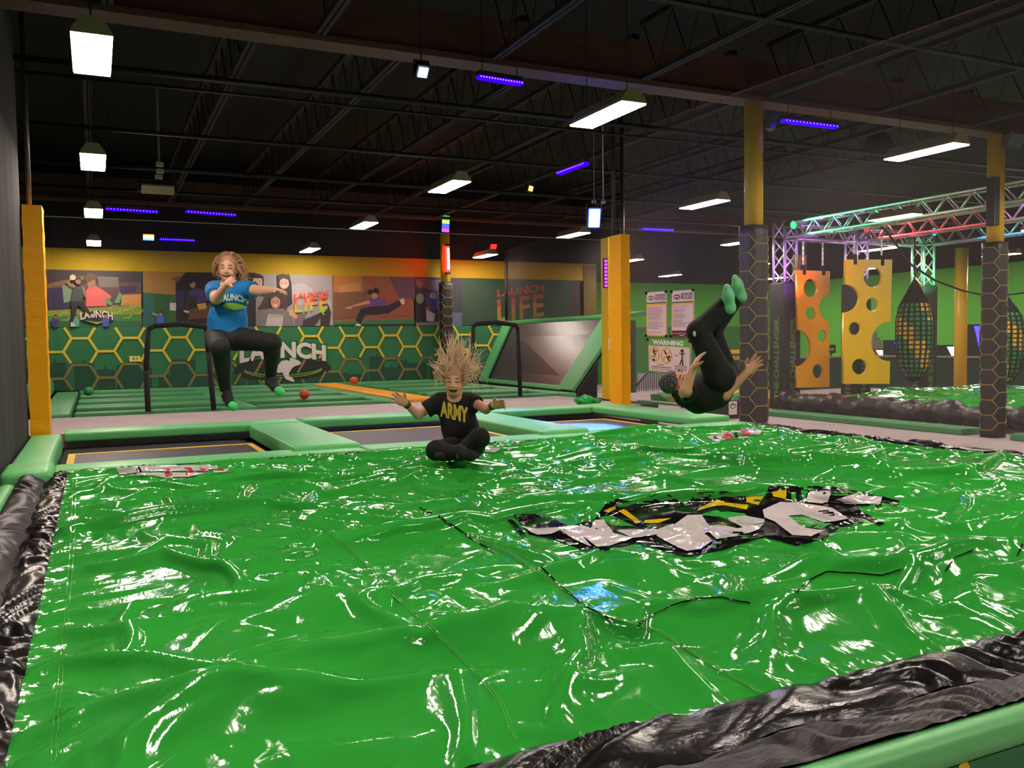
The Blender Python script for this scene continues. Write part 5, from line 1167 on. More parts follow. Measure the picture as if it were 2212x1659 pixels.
def face_parts(P, R, S, parent, off, body, mouth_open=0.5, eyes='open', brow=(70, 46, 34), lip=(150, 70, 66)):
    a = S/0.225; o = np.array(off); r, f, u = [Vector(x) for x in R.T]; RM = Matrix(np.array(R).tolist())
    for s in (-1, 1):
        if eyes == 'open':
            e = MB().ell((0, 0, 0), (0.0125*a, 0.006*a, 0.0065*a), 12, 8, RM).build('eye', mat('eye_white', (214, 204, 200), 0.25), parent, True); e.location = Vector(P(s*0.031, 0.0905, 0.003)-o)
            i = MB().ell((0, 0, 0), (0.0058*a, 0.004*a, 0.0062*a), 10, 6, RM).build('iris', mat('iris_dark', (54, 40, 32), 0.2), e, True); i.location = f*0.0045*a
        else:
            mb = MB(); mb.tube([Vector(P(s*0.031+x*0.016, 0.0935-0.004*x*x, 0.004-0.004*(x*x-0.5)) - o) for x in (-1, -0.5, 0, 0.5, 1)], 0.0028*a, 5); mb.build('closed_eye', mat('lash_brown', (72, 46, 38), 0.6), parent, True)
        mb = MB(); mb.tube([Vector(P(s*(0.016+0.034*t), 0.097-0.016*t*t, 0.026+0.006*math.sin(t*2.6)) - o) for t in (0, 0.3, 0.6, 0.85, 1)], [0.0028*a, 0.0042*a, 0.004*a, 0.003*a, 0.0016*a], 5); mb.build('eyebrow', mat('brow_%d' % brow[0], brow, 0.7), parent, True)
    w = 0.030 if mouth_open else 0.024; hgt = 0.004+0.013*mouth_open
    MB().ell((0, 0, 0), (w*a, 0.008*a, hgt*a), 16, 8, RM).build('mouth', mat('mouth_dark', (84, 24, 26), 0.5), parent, True).location = Vector(P(0, 0.0855, -0.060)-o)
    if mouth_open > 0.25: MB().ell((0, 0, 0), (w*0.8*a, 0.006*a, hgt*0.32*a), 14, 6, RM).build('teeth', mat('teeth', (232, 222, 212), 0.3), parent, True).location = Vector(P(0, 0.0895, -0.060+hgt*0.52)-o)
    n = 12; mb = MB(); mb.tube([Vector(P(w*1.08*math.cos(2*math.pi*k/n), 0.0885-0.010*abs(math.cos(2*math.pi*k/n))**2, -0.060+hgt*1.1*math.sin(2*math.pi*k/n))-o) for k in range(n+1)], 0.0034*a, 5); mb.build('lips', mat('lip_%d' % lip[0], lip, 0.45), parent, True)
def hair_strands(strands, m, parent, off, r0=0.010, n=4):
    mb = MB(); o = np.array(off)
    for pts, r in strands:
        P = [Vector(np.array(p)-o)+Vector((math.sin(len(mb.v)*0.7+i*2.1), math.cos(len(mb.v)*0.9+i), 0))*0.006*i for i, p in enumerate(pts)]; q = []
        for t in np.linspace(0, len(P)-1, 9):
            t = float(t); i = min(int(t), len(P)-2); u = t-i; g = lambda z: P[max(0, min(len(P)-1, z))]
            a, b, c, d = g(i-1), g(i), g(i+1), g(i+2); q.append(b+0.5*u*(c-a+u*(2*a-5*b+4*c-d+u*(3*(b-c)+d-a))))
        mb.tube(q, [r*(1-0.85*(k/8)**1.5) for k in range(9)], n)
    return mb.build('hair', m, parent, True)
def decal(name, body, origin, ux, uy, n, m, parent, tgt, h, width, bold=0.03, off=0.004, arc=None):
    """shirt lettering laid on the cloth"""
    me = text_mesh(body, 1.0, bold); b = bmesh.new(); b.from_mesh(me); xs_ = [v.co.x for v in b.verts]; ys_ = [v.co.y for v in b.verts]
    x0, x1, y0, y1 = min(xs_), max(xs_), min(ys_), max(ys_); N = 26
    for k in range(1, N): bmesh.ops.bisect_plane(b, geom=b.verts[:]+b.edges[:]+b.faces[:], plane_co=(x0+(x1-x0)*k/N, 0, 0), plane_no=(1, 0, 0))
    for k in range(1, 8): bmesh.ops.bisect_plane(b, geom=b.verts[:]+b.edges[:]+b.faces[:], plane_co=(0, y0+(y1-y0)*k/8, 0), plane_no=(0, 1, 0))
    return lay(name, b, lambda v: ((v.x-(x0+x1)/2)/(x1-x0)*width, (v.y-(y0+y1)/2)/(y1-y0)*h), origin, ux, uy, n, m, parent, tgt, off, arc, width)
def lay(name, b, uvf, origin, ux, uy, n, m, parent, tgt, off, arc=None, width=1.0):
    bv = BVHTree.FromPolygons([v.co.copy() for v in tgt.data.vertices], [tuple(p.vertices) for p in tgt.data.polygons]); ux, uy, n, og = Vector(ux), Vector(uy), Vector(n), Vector(origin)
    for v in b.verts:
        U, V = uvf(v.co)
        if arc: V += arc*(1-(2*U/width)**2)
        p = og+ux*U+uy*V; hit = bv.ray_cast(p+n*0.5, -n, 1.0); v.co = (hit[0]+hit[1].normalized()*off if hit[0] is not None else p)
    me = bpy.data.meshes.new(name); b.to_mesh(me); b.free(); return link_mesh(name, me, m, parent, True)
def person(label, loc):
    return thing('person', label, 'person', loc)
M_skin1 = mat('skin_light', (228, 172, 146), 0.5, var=0.06, vscale=20); M_skin2 = mat('skin_tan', (222, 164, 134), 0.5, var=0.06, vscale=20); M_skin3 = mat('skin_warm', (212, 152, 124), 0.5, var=0.06, vscale=20)
M_legg = mat('leggings_black', (24, 21, 24), 0.75, bump=0.15, bscale=60); M_tee_k = mat('tee_black', (11, 10, 12), 0.85, bump=0.25, bscale=22); M_tee_b = mat('tee_blue', (10, 118, 190), 0.8, bump=0.3, bscale=16, var=0.12, vscale=9)
M_sock_g = mat('sock_green', (70, 200, 110), 0.7); M_sock_k = mat('sock_black', (24, 22, 24), 0.8)
M_blond = mat('hair_blond', (232, 194, 166), 0.55, var=0.3, vscale=14); M_dkblond = mat('hair_dark_blond', (182, 138, 104), 0.55, var=0.3, vscale=14); M_dkhair = mat('hair_dark', (46, 34, 32), 0.5)
def foot_prims(B, ankle, heel, toe, up, r=0.042, k=0.02):
    ankle, heel, toe = map(lambda v: np.array(v, float), (ankle, heel, toe)); u = unit(up)
    B.cone(ankle, heel+u*0.01, r*0.95, r*0.92, k); ball = heel*0.32+toe*0.68; B.cone(heel, ball, r*0.86, r*1.0, k, squash=(u, 1.25)); B.cone(ball, toe, r*1.0, r*0.66, k, squash=(u, 1.3)); B.cone(ankle-u*0.0, heel*0.45+toe*0.55, r*0.9, r*0.8, k)
CAMF = -ROT[:, 2]; CAMR = ROT[:, 0]; CAMU = ROT[:, 1]

# --- woman in a blue tee jumping over the left trampoline
D = 8.15; J = lambda x, y, dd=0.0: ond(x, y, D+dd)
W_ = dict(hd=J(493, 582, -0.06), nk=J(495, 618), ch=J(496, 645), ws=J(492, 690), pv=J(490, 727), rs=J(463, 626), ls=J(529, 625), re=J(466, 646, -0.24), rw=J(492, 612, -0.42), le=J(568, 629, -0.16), lw=J(597, 628, -0.36),
          rh=J(470, 733, -0.02), lh=J(512, 731, -0.02), rk=J(476, 752, -0.40), ra=J(487, 843, -0.20), lk=J(588, 740, -0.22), la=J(585, 813, 0.04))
lo = np.min([v for v in W_.values()], 0)-0.32; hi = np.max([v for v in W_.values()], 0)+0.32; OW = J(490, 727)
wm = person('woman in a blue tee and black leggings jumping with bent knees over the left trampoline', OW)
B = SDF(lo, hi, 0.0085); fw = unit(-CAMF+0.10*CAMR)
P_, R_h = head_prims(B, W_['hd'], -CAMF+0.12*CAMR-0.05*CAMU, CAMU+0.03*CAMR, 0.235)
B.cone(W_['hd']-CAMU*0.06, W_['nk'], 0.058, 0.066, 0.03); B.cone(W_['rs'], W_['ls'], 0.062, 0.062, 0.05); B.ell(W_['ch'], (0.155, 0.115, 0.15), frame(fw, CAMU), 0.06); B.ell(W_['ws'], (0.155, 0.12, 0.15), frame(fw, CAMU), 0.06); B.ell(W_['pv'], (0.165, 0.13, 0.11), frame(fw, CAMU), 0.06)
for s_, e_, w_ in (('rs', 're', 'rw'), ('ls', 'le', 'lw')): B.cone(W_[s_], W_[e_], 0.060, 0.048, 0.03); B.cone(W_[e_], W_[w_], 0.047, 0.030, 0.02)
hand_prims(B, W_['rw'], (W_['rw']-W_['re'])+0.10*CAMR, -CAMR-0.3*CAMU, 1, 0.175, 0.4); hand_prims(B, W_['lw'], (W_['lw']-W_['le'])+0.05*CAMR, -CAMU, -1, 0.175, 0.45)
for h_, k_, a_ in (('rh', 'rk', 'ra'), ('lh', 'lk', 'la')): B.cone(W_[h_], W_[k_], 0.105, 0.072, 0.04); B.cone(W_[k_], W_[a_], 0.068, 0.040, 0.03)
RT, LT = (J(489, 860, -0.18), J(505, 879, -0.30)), (J(579, 824, 0.06), J(606, 847, -0.10))
foot_prims(B, W_['ra'], *RT, CAMU+0.3*CAMR); foot_prims(B, W_['la'], *LT, CAMU+0.5*CAMR)
link_mesh('body', B.mesh('body', OW), M_skin1, wm, True); face_parts(P_, R_h, 0.235, wm, OW, B, 0.35, 'closed')
T = SDF(lo, hi, 0.0085)
T.cone(W_['nk']*0.6+W_['ch']*0.4+CAMU*0.01, W_['ch'], 0.10, 0.12, 0.03); T.cone(W_['rs'], W_['ls'], 0.076, 0.076, 0.05); T.ell(W_['ch'], (0.172, 0.138, 0.165), frame(fw, CAMU), 0.06); T.ell(W_['ws'], (0.172, 0.142, 0.165), frame(fw, CAMU), 0.06); T.cone(W_['ws'], W_['pv'], 0.168, 0.182, 0.05, squash=(fw, 1.25))
for s_, e_, t_ in (('rs', 're', 0.62), ('ls', 'le', 0.5)):
    c_ = W_[s_]*(1-t_)+W_[e_]*t_; T.cone(W_[s_], W_[e_], 0.080, 0.082, 0.03, cut=(c_, W_[e_]-W_[s_]))
for s in range(9): T.ell(W_['ws']+CAMU*(0.16-0.04*s)+fw*0.12+CAMR*(0.05*math.sin(s*2.1)), (0.07, 0.010, 0.010), frame(fw, CAMU+0.6*math.sin(s*1.7)*CAMR), 0.02)
T.clip(J(490, 727, 0), -CAMU+0.04*CAMR); T.ell(W_['nk']+CAMU*0.015+fw*0.05, (0.075, 0.08, 0.05), frame(fw, CAMU), 0, True)
tee = link_mesh('tee_shirt', T.mesh('tee_shirt', OW), M_tee_b, wm, True)
og = J(512, 652, 0)-OW
decal('shirt_lettering', 'LAUNCH', og+CAMU*0.01, CAMR, CAMU, -CAMF, mat('tee_white_print', (206, 216, 210), 0.6), wm, tee, 0.060, 0.20, 0.04, 0.012, 0.018)
b = bmesh.new(); vs = [b.verts.new((x, y, 0)) for x, y in ellipse(0, 0, 1, 1, 33)[:-1]]; b.faces.new(vs)
for k in range(1, 10): bmesh.ops.bisect_plane(b, geom=b.verts[:]+b.edges[:]+b.faces[:], plane_co=(-1+0.2*k, 0, 0), plane_no=(1, 0, 0))
lay('shirt_emblem', b, lambda v: (v.x*0.085, v.y*0.032), og-CAMU*0.052, CAMR, CAMU, -CAMF, mat('tee_lime_print', (120, 178, 60), 0.6), wm, tee, 0.010)
L = SDF(lo, hi, 0.0085); L.ell(W_['pv']-CAMU*0.0, (0.178, 0.140, 0.12), frame(fw, CAMU), 0.05)
for h_, k_, a_ in (('rh', 'rk', 'ra'), ('lh', 'lk', 'la')):
    L.cone(W_[h_], W_[k_], 0.115, 0.082, 0.05); c_ = W_[a_]*1.0; L.cone(W_[k_], W_[a_], 0.079, 0.050, 0.03, cut=(c_, W_[a_]-W_[k_]))
    cf = W_[k_]*0.72+W_[a_]*0.28; L.ell(cf+0.02*CAMF, (0.060, 0.060, 0.10), frame(CAMF, W_[k_]-W_[a_]), 0.04)
link_mesh('leggings', L.mesh('leggings', OW), M_legg, wm, True)
for A_, (he, to), up_ in ((W_['ra'], RT, CAMU+0.3*CAMR), (W_['la'], LT, CAMU+0.5*CAMR)):
    S_ = SDF(np.minimum(A_, to)-0.15, np.maximum(A_, to)+0.15, 0.006); foot_prims(S_, A_+CAMU*0.03, he, to, up_, 0.048); sk2 = link_mesh('grip_sock', S_.mesh('grip_sock', OW), M_sock_k, wm, True)
    G_ = SDF(np.minimum(he, to)-0.1, np.maximum(he, to)+0.1, 0.006); tt = unit(to-he); G_.cone(to-tt*0.03, to, 0.046, 0.043, 0.02, squash=(up_, 1.15)); link_mesh('green_toe', G_.mesh('green_toe', OW), M_sock_g, wm, True)
    G_ = SDF(he-0.1, he+0.1, 0.006); G_.ell(he-unit(up_)*0.004, (0.048, 0.048, 0.035), None, 0); link_mesh('green_heel', G_.mesh('green_heel', OW), M_sock_g, wm, True)
st = []; rr = random.Random(3); c = W_['hd']; r_, f_, u_ = R_h.T
for k in range(620):
    a = rr.uniform(-1.9, 1.9)+math.pi; e = rr.uniform(-0.2, 1.45); q = r_*math.sin(a)*math.cos(e)+f_*math.cos(a)*math.cos(e)*1.0+u_*math.sin(e)
    p0 = c+u_*0.028+q*np.array((0.085)); out = q+u_*0.1
    sd = np.sign(np.dot(q, r_)) or 1; lk = rr.uniform(0.7, 1.05)*(0.62 if sd > 0 else 1.0)
    if rr.random() < 0.5: st.append(([p0, p0+out*0.02*lk-u_*0.05*lk+r_*(-0.02), p0+out*0.04*lk-u_*0.13*lk+r_*(-0.03+rr.uniform(-0.03, 0.03)), p0+out*0.05-u_*0.19*lk+r_*(-0.06+rr.uniform(-0.03, 0.03))], rr.uniform(0.003, 0.0055)))
    else: st.append(([p0, p0+out*0.035+u_*0.015, p0+out*0.06-u_*0.03+r_*(-0.01), p0+out*0.06-u_*0.09-r_*0.02], rr.uniform(0.003, 0.0055)))
hair_strands(st, M_dkblond, wm, OW)
capm = MB(); capm.ell(Vector(P_(0, -0.020, 0.045)-OW), (0.086, 0.098, 0.088), 22, 14, Matrix(np.array(R_h).tolist())); capm.build('hair_cap', M_dkblond, wm, True)

# --- girl in a black tee landing cross legged at the back of the airbag, hair flying up
D = 6.42; J = lambda x, y, dd=0.0: ond(x, y, D+dd)
G = dict(hd=J(982, 824, -0.05), nk=J(982, 862), ch=J(985, 886), ws=J(994, 925), pv=J(1005, 960, 0.02), rs=J(951, 866), ls=J(1017, 866), re=J(903, 896, -0.03), rw=J(877, 872, -0.12), le=J(1050, 884, -0.12), lw=J(1066, 876, -0.24),
         rh=J(992, 966), lh=J(1020, 964), rk=J(942, 973, -0.30), ra=J(992, 979, -0.42), lk=J(1036, 946, -0.34), la=J(985, 984, -0.34))
lo = np.min([v for v in G.values()], 0)-0.24; hi = np.max([v for v in G.values()], 0)+0.24; OG = J(1000, 975); fw = unit(-CAMF+0.05*CAMR)
gl = person('girl with blond hair flying up landing cross-legged on the green airbag', OG)
B = SDF(lo, hi, 0.007); P_, R_h = head_prims(B, G['hd'], -CAMF-0.05*CAMR-0.06*CAMU, CAMU+0.04*CAMR, 0.215)
B.cone(G['hd']-CAMU*0.05, G['nk'], 0.046, 0.050, 0.03); B.cone(G['rs'], G['ls'], 0.045, 0.045, 0.04); B.ell(G['ch'], (0.118, 0.085, 0.12), frame(fw, CAMU), 0.05); B.ell(G['ws'], (0.108, 0.08, 0.13), frame(fw, CAMU), 0.05); B.ell(G['pv'], (0.13, 0.10, 0.09), frame(fw, CAMU), 0.05)
for s_, e_, w_ in (('rs', 're', 'rw'), ('ls', 'le', 'lw')): B.cone(G[s_], G[e_], 0.042, 0.034, 0.025); B.cone(G[e_], G[w_], 0.034, 0.023, 0.015)
hand_prims(B, G['rw'], (G['rw']-G['re'])-0.06*CAMR, -CAMF, 1, 0.155, 0.25, 0.2); hand_prims(B, G['lw'], (G['lw']-G['le'])+0.09*CAMR, -CAMF-0.4*CAMU, -1, 0.155, 0.35, 0.15)
for h_, k_, a_ in (('rh', 'rk', 'ra'), ('lh', 'lk', 'la')): B.cone(G[h_], G[k_], 0.078, 0.056, 0.03); B.cone(G[k_], G[a_], 0.054, 0.034, 0.02)
RTg, LTg = (J(1000, 983, -0.44), J(1028, 984, -0.42)), (J(972, 985, -0.36), J(946, 984, -0.38))
foot_prims(B, G['ra'], *RTg, CAMU, 0.034); foot_prims(B, G['la'], *LTg, CAMU, 0.034)
link_mesh('body', B.mesh('body', OG), M_skin2, gl, True); face_parts(P_, R_h, 0.215, gl, OG, B, 0.9, 'closed', (120, 86, 60))
T = SDF(lo, hi, 0.007); T.cone(G['rs'], G['ls'], 0.057, 0.057, 0.04); T.ell(G['ch'], (0.135, 0.105, 0.135), frame(fw, CAMU), 0.05); T.ell(G['ws'], (0.128, 0.102, 0.14), frame(fw, CAMU), 0.05); T.cone(G['ws'], G['pv'], 0.125, 0.130, 0.05, squash=(fw, 1.2))
for s_, e_, t_ in (('rs', 're', 0.66), ('ls', 'le', 0.42)): c_ = G[s_]*(1-t_)+G[e_]*t_; T.cone(G[s_], G[e_], 0.060, 0.068, 0.03, cut=(c_, G[e_]-G[s_]))
T.clip(J(1000, 962), -CAMU); T.ell(G['nk']+CAMU*0.012+fw*0.05, (0.055, 0.06, 0.045), frame(fw, CAMU), 0, True)
tee = link_mesh('tee_shirt', T.mesh('tee_shirt', OG), M_tee_k, gl, True); og = J(983, 889)-OG
M_yprint = mat('tee_yellow_print', (206, 178, 50), 0.6)
decal('shirt_lettering', 'ARMY', og, CAMR-0.25*CAMU, CAMU, -CAMF, M_yprint, gl, tee, 0.115, 0.20, 0.05, 0.006)
L = SDF(lo, hi, 0.007); L.ell(G['pv'], (0.140, 0.108, 0.10), frame(fw, CAMU), 0.05)
for h_, k_, a_ in (('rh', 'rk', 'ra'), ('lh', 'lk', 'la')): L.cone(G[h_], G[k_], 0.090, 0.067, 0.04); c_ = G[k_]*-0.02+G[a_]*1.02; L.cone(G[k_], G[a_], 0.066, 0.048, 0.03, cut=(c_, G[a_]-G[k_]))
link_mesh('leggings', L.mesh('leggings', OG), M_tee_k, gl, True)
for A_, (he, to) in ((G['ra'], RTg), (G['la'], LTg)): S_ = SDF(np.minimum(A_, to)-0.14, np.maximum(A_, to)+0.14, 0.006); foot_prims(S_, A_+CAMU*0.02, he, to, CAMU, 0.042); link_mesh('grip_sock', S_.mesh('grip_sock', OG), M_sock_k, gl, True)
st = []; rr = random.Random(8); c = G['hd']; r_, f_, u_ = R_h.T
for k in range(360):
    a = rr.uniform(-2.35, 2.35)+math.pi; e = rr.uniform(-0.5, 1.45); q = r_*math.sin(a)*math.cos(e)+f_*math.cos(a)*math.cos(e)+u_*math.sin(e)
    p0 = c+u_*0.028+q*0.078; sx = float(np.dot(q, r_)); lk = rr.uniform(0.55, 1.0)
    side = -1 if sx < 0 else 1
    if abs(sx) > 0.55 and rr.random() < 0.75:        # side locks fan outwards
        dx = side*rr.uniform(0.06, 0.19 if side < 0 else 0.14)*lk; dz = rr.uniform(-0.10, 0.20); p3 = p0+r_*dx+u_*dz
        st.append(([p0, p0+q*0.05+u_*0.03, p0*0.4+p3*0.6+u_*0.03+q*0.02, p3], rr.uniform(0.0022, 0.0042)))
    else:
        cl = 0.5+0.5*math.sin(sx*9+2*math.sin(a*4)); dz = (0.07+0.21*cl**1.5*rr.uniform(0.7, 1.05)); dx = sx*0.10+0.03*math.sin(sx*15)+rr.uniform(-0.025, 0.025); p3 = p0+r_*dx+u_*dz-f_*rr.uniform(-0.02, 0.06)
        st.append(([p0, p0+q*0.04+u_*0.02, p0*0.45+p3*0.55+q*0.02+r_*rr.uniform(-0.02, 0.02), p3], rr.uniform(0.003, 0.0058)))
hair_strands(st, M_blond, gl, OG)
capm = MB(); capm.ell(Vector(P_(0, -0.016, 0.046)-OG), (0.081, 0.092, 0.083), 22, 14, Matrix(np.array(R_h).tolist())); capm.build('hair_cap', M_dkblond, gl, True)
for a_, b_ in (('rw', 're'), ('lw', 'le')):
    q = G[a_]*0.93+G[b_]*0.07-OG; d_ = unit(G[a_]-G[b_]); MB().bar(q-d_*0.014, q+d_*0.014, 0.030, 14).build('wristband', mat('olive_band', (70, 76, 40), 0.6), gl, True)

def checker(name, c1, c2, sc):
    m = mat(name, c1, 0.7); nt = m.node_tree; tc = nt.nodes.new('ShaderNodeTexCoord'); v = nt.nodes.new('ShaderNodeTexVoronoi'); v.inputs['Scale'].default_value = sc; v.feature = 'DISTANCE_TO_EDGE'
    r = nt.nodes.new('ShaderNodeValToRGB'); r.color_ramp.elements[0].position = 0.05; r.color_ramp.elements[1].position = 0.09; r.color_ramp.elements[0].color = (*lin(c2), 1); r.color_ramp.elements[1].color = (*lin(c1), 1)
    nt.links.new(tc.outputs['Object'], v.inputs['Vector']); nt.links.new(v.outputs['Distance'], r.inputs['Fac']); nt.links.new(r.outputs['Color'], nt.nodes['Principled BSDF'].inputs['Base Color']); return m
# --- person in black flipping backwards, knees over the head
D = 6.75; J = lambda x, y, dd=0.0: ond(x, y, D+dd)
F_ = dict(hd=J(1462, 825, -0.04), nk=J(1481, 846), ch=J(1508, 851), ws=J(1540, 842), pv=J(1558, 819), rs=J(1484, 848, -0.17), ls=J(1496, 850, 0.18), re=J(1481, 844, -0.33), rw=J(1497, 797, -0.36), le=J(1566, 853, -0.10), lw=J(1613, 805, -0.16),
          rh=J(1555, 816, -0.10), lh=J(1566, 812, 0.10), rk=J(1508, 716, -0.12), ra=J(1570, 655, -0.10), lk=J(1535, 715, 0.12), la=J(1590, 640, 0.10))
lo = np.min([v for v in F_.values()], 0)-0.28; hi = np.max([v for v in F_.values()], 0)+0.28; OF = J(1530, 800)
fp_ = person('person in black and a patterned headscarf upside down in a backflip beside the hexagon column', OF)
B = SDF(lo, hi, 0.008); hf = unit(0.55*CAMU+0.35*CAMR-0.62*CAMF); hu = unit(-0.92*CAMR+0.22*CAMU-0.25*CAMF)
P_, R_h = head_prims(B, F_['hd'], hf, hu, 0.225)
B.cone(F_['hd']-hu*0.06, F_['nk'], 0.052, 0.060, 0.03); tu = unit(CAMU+0.1*CAMR); ax = unit(F_['nk']-F_['pv'])
B.cone(F_['rs'], F_['ls'], 0.058, 0.058, 0.05); B.cone(F_['nk'], F_['ch'], 0.08, 0.12, 0.05); B.cone(F_['ch'], F_['ws'], 0.125, 0.12, 0.05); B.cone(F_['ws'], F_['pv'], 0.115, 0.10, 0.05); B.cone(F_['rh'], F_['lh'], 0.09, 0.09, 0.05)
for s_, e_, w_ in (('rs', 're', 'rw'), ('ls', 'le', 'lw')): B.cone(F_[s_], F_[e_], 0.052, 0.042, 0.025); B.cone(F_[e_], F_[w_], 0.042, 0.028, 0.02)
hand_prims(B, F_['rw'], (F_['rw']-F_['re'])+0.02*CAMR, CAMR, -1, 0.17, 0.35); hand_prims(B, F_['lw'], (F_['lw']-F_['le']), -CAMF, -1, 0.175, 0.25, 0.2)
for h_, k_, a_ in (('rh', 'rk', 'ra'), ('lh', 'lk', 'la')): B.cone(F_[h_], F_[k_], 0.088, 0.066, 0.03); B.cone(F_[k_], F_[a_], 0.064, 0.042, 0.02)
RTf, LTf = (J(1579, 665, -0.16), J(1570, 622, -0.22)), (J(1603, 641, 0.06), J(1588, 602, 0.0))
foot_prims(B, F_['ra'], *RTf, -CAMR, 0.044); foot_prims(B, F_['la'], *LTf, -CAMR, 0.044)
link_mesh('body', B.mesh('body', OF), M_skin3, fp_, True); face_parts(P_, R_h, 0.225, fp_, OF, B, 0.15, 'closed', (40, 30, 28))
T = SDF(lo, hi, 0.008); T.cone(F_['rs'], F_['ls'], 0.070, 0.070, 0.05); T.cone(F_['nk'], F_['ch'], 0.085, 0.140, 0.05); T.cone(F_['ch'], F_['ws'], 0.145, 0.145, 0.05); T.cone(F_['ws'], F_['pv'], 0.140, 0.124, 0.05)
for s_, e_, t_ in (('rs', 're', 0.55), ('ls', 'le', 0.6)): c_ = F_[s_]*(1-t_)+F_[e_]*t_; T.cone(F_[s_], F_[e_], 0.074, 0.074, 0.03, cut=(c_, F_[e_]-F_[s_]))
T.clip(J(1468, 846), -CAMR+0.35*CAMU); link_mesh('tee_shirt', T.mesh('tee_shirt', OF), M_tee_k, fp_, True)
L = SDF(lo, hi, 0.008); L.cone(F_['rh'], F_['lh'], 0.113, 0.113, 0.05)
for h_, k_, a_ in (('rh', 'rk', 'ra'), ('lh', 'lk', 'la')): L.cone(F_[h_], F_[k_], 0.112, 0.082, 0.04); c_ = F_[k_]*0.04+F_[a_]*0.96; L.cone(F_[k_], F_[a_], 0.082, 0.070, 0.03, cut=(c_, F_[a_]-F_[k_]))
lg = link_mesh('trousers', L.mesh('trousers', OF), M_tee_k, fp_, True)
bv = BVHTree.FromPolygons([v.co.copy() for v in lg.data.vertices], [tuple(p.vertices) for p in lg.data.polygons]); o_ = Vector(J(1526, 714, -0.6)-OF); h_ = bv.ray_cast(o_, Vector(CAMF))
if h_[0] is not None: MB().ell((0, 0, 0), (0.012, 0.006, 0.022), 10, 8, Matrix(np.array(frame(np.array(h_[1]), CAMU)).tolist())).build('white_patch', M_white, fp_, True).location = h_[0]
M_sole = mat('sock_mint', (120, 196, 150), 0.7)
for A_, (he, to) in ((F_['ra'], RTf), (F_['la'], LTf)): S_ = SDF(np.minimum(np.minimum(A_, to), he)-0.12, np.maximum(np.maximum(A_, to), he)+0.12, 0.006); foot_prims(S_, A_, he, to, -CAMR, 0.049); link_mesh('grip_sock', S_.mesh('grip_sock', OF), M_sole, fp_, True)
MBc = MB(); MBc.ell(Vector(P_(0, -0.020, 0.040)-OF), (0.084, 0.100, 0.088), 22, 14, Matrix(np.array(R_h).tolist())); MBc.build('headscarf', checker('scarf_pattern', (30, 24, 30), (130, 112, 122), 55), fp_, True)
st = []; rr = random.Random(2); r_, f_, u_ = R_h.T
for k in range(330):
    a = rr.uniform(-1.9, 1.9)+math.pi; e = rr.uniform(-0.9, 0.2); q = r_*math.sin(a)*math.cos(e)+f_*math.cos(a)*math.cos(e)+u_*math.sin(e); p0 = F_['hd']+q*0.082
    st.append(([p0, p0+q*0.02-u_*0.03, p0+q*0.04-u_*0.07-CAMU*0.03, p0+q*0.05-u_*0.11-CAMU*0.055], 0.008))
hair_strands(st, M_dkhair, fp_, OF)
# ------------------------------------------------------------------ boards hanging on the tall net
XS = 7.17
M_sign = mat('board_pink_white', (238, 196, 196), 0.5); M_syel = mat('board_yellow', (236, 176, 60), 0.5); M_sgrn = mat('board_green', (104, 160, 58), 0.5); M_ink = mat('board_ink', (52, 24, 34), 0.6); M_mar = mat('board_maroon', (110, 22, 44), 0.6); M_wtx = mat('board_white_text', (240, 226, 220), 0.5); M_oli = mat('board_olive_ink', (96, 104, 70), 0.6); M_gry = mat('board_grey_ink', (150, 116, 122), 0.6)
class Board:
    """flat board in the net's plane; coordinates are photo pixels of its corners: bilinear (u right, v down)"""
    def __init__(s, label, corners, m):
        s.c = [Vector(onx(*p, XS)) for p in corners]; o = (s.c[0]+s.c[2])/2; s.o = o
        s.t = thing('notice_board', label, 'sign', o, 0, 'boards hung on the tall net')
        s.n = (s.c[1]-s.c[0]).cross(s.c[3]-s.c[0]).normalized()
        if s.n.x > 0: s.n = -s.n
        MB().slab([q-o for q in s.c], -s.n*0.012).build('panel', m, s.t)
    def at(s, u, v, k=0.002): a = s.c[0].lerp(s.c[1], u); b = s.c[3].lerp(s.c[2], u); return a.lerp(b, v)-s.o+s.n*k
    def rect(s, u0, u1, v0, v1, m, k=0.002, name='printed_band'): return MB().poly([s.at(u, v, k) for u, v in ((u0, v0), (u1, v0), (u1, v1), (u0, v1))]).build(name, m, s.t, fix=False)
    def shape(s, pts, m, k=0.004, name='printed_symbol'): return MB().poly([s.at(u, v, k) for u, v in pts]).build(name, m, s.t, fix=False)
    def text(s, body, u0, u1, v0, v1, m, bold=0.03, k=0.005):
        me = text_mesh(body, 1.0, bold); co = np.zeros(len(me.vertices)*3); me.vertices.foreach_get('co', co); co = co.reshape(-1, 3); lo, hi = co.min(0), co.max(0)
        for v in me.vertices:
            a = (v.co.x-lo[0])/(hi[0]-lo[0]); b = (v.co.y-lo[1])/(hi[1]-lo[1]); v.co = s.at(u0+(u1-u0)*a, v1+(v0-v1)*b, k)
        me.materials.clear(); me.name = 'lettering'; return link_mesh('lettering', me, m, s.t)
    def lines(s, rows, m, k=0.004):
        for (u0, u1, v, h) in rows: s.rect(u0, u1, v, v+h, m, k, 'text_line')
    def clips(s, pts):
        for u, v in pts: MB().ell(s.at(u, v, 0.01), (0.02, 0.02, 0.02), 8, 6).build('clip', M_dark, s.t, True)
def emblem(b, u, v, w, h, m):
    b.shape([(u+w*math.cos(2*math.pi*k/28), v+h*math.sin(2*math.pi*k/28)) for k in range(28)], m); b.shape([(u+w*0.8*math.cos(2*math.pi*k/28), v+h*0.1+h*0.62*math.sin(2*math.pi*k/28)) for k in range(28)], M_sign, 0.0045); b.shape([(u-w*0.55, v+h*0.35), (u, v-h*0.2), (u+w*0.6, v+h*0.35), (u, v+h*0.7)], m, 0.005)
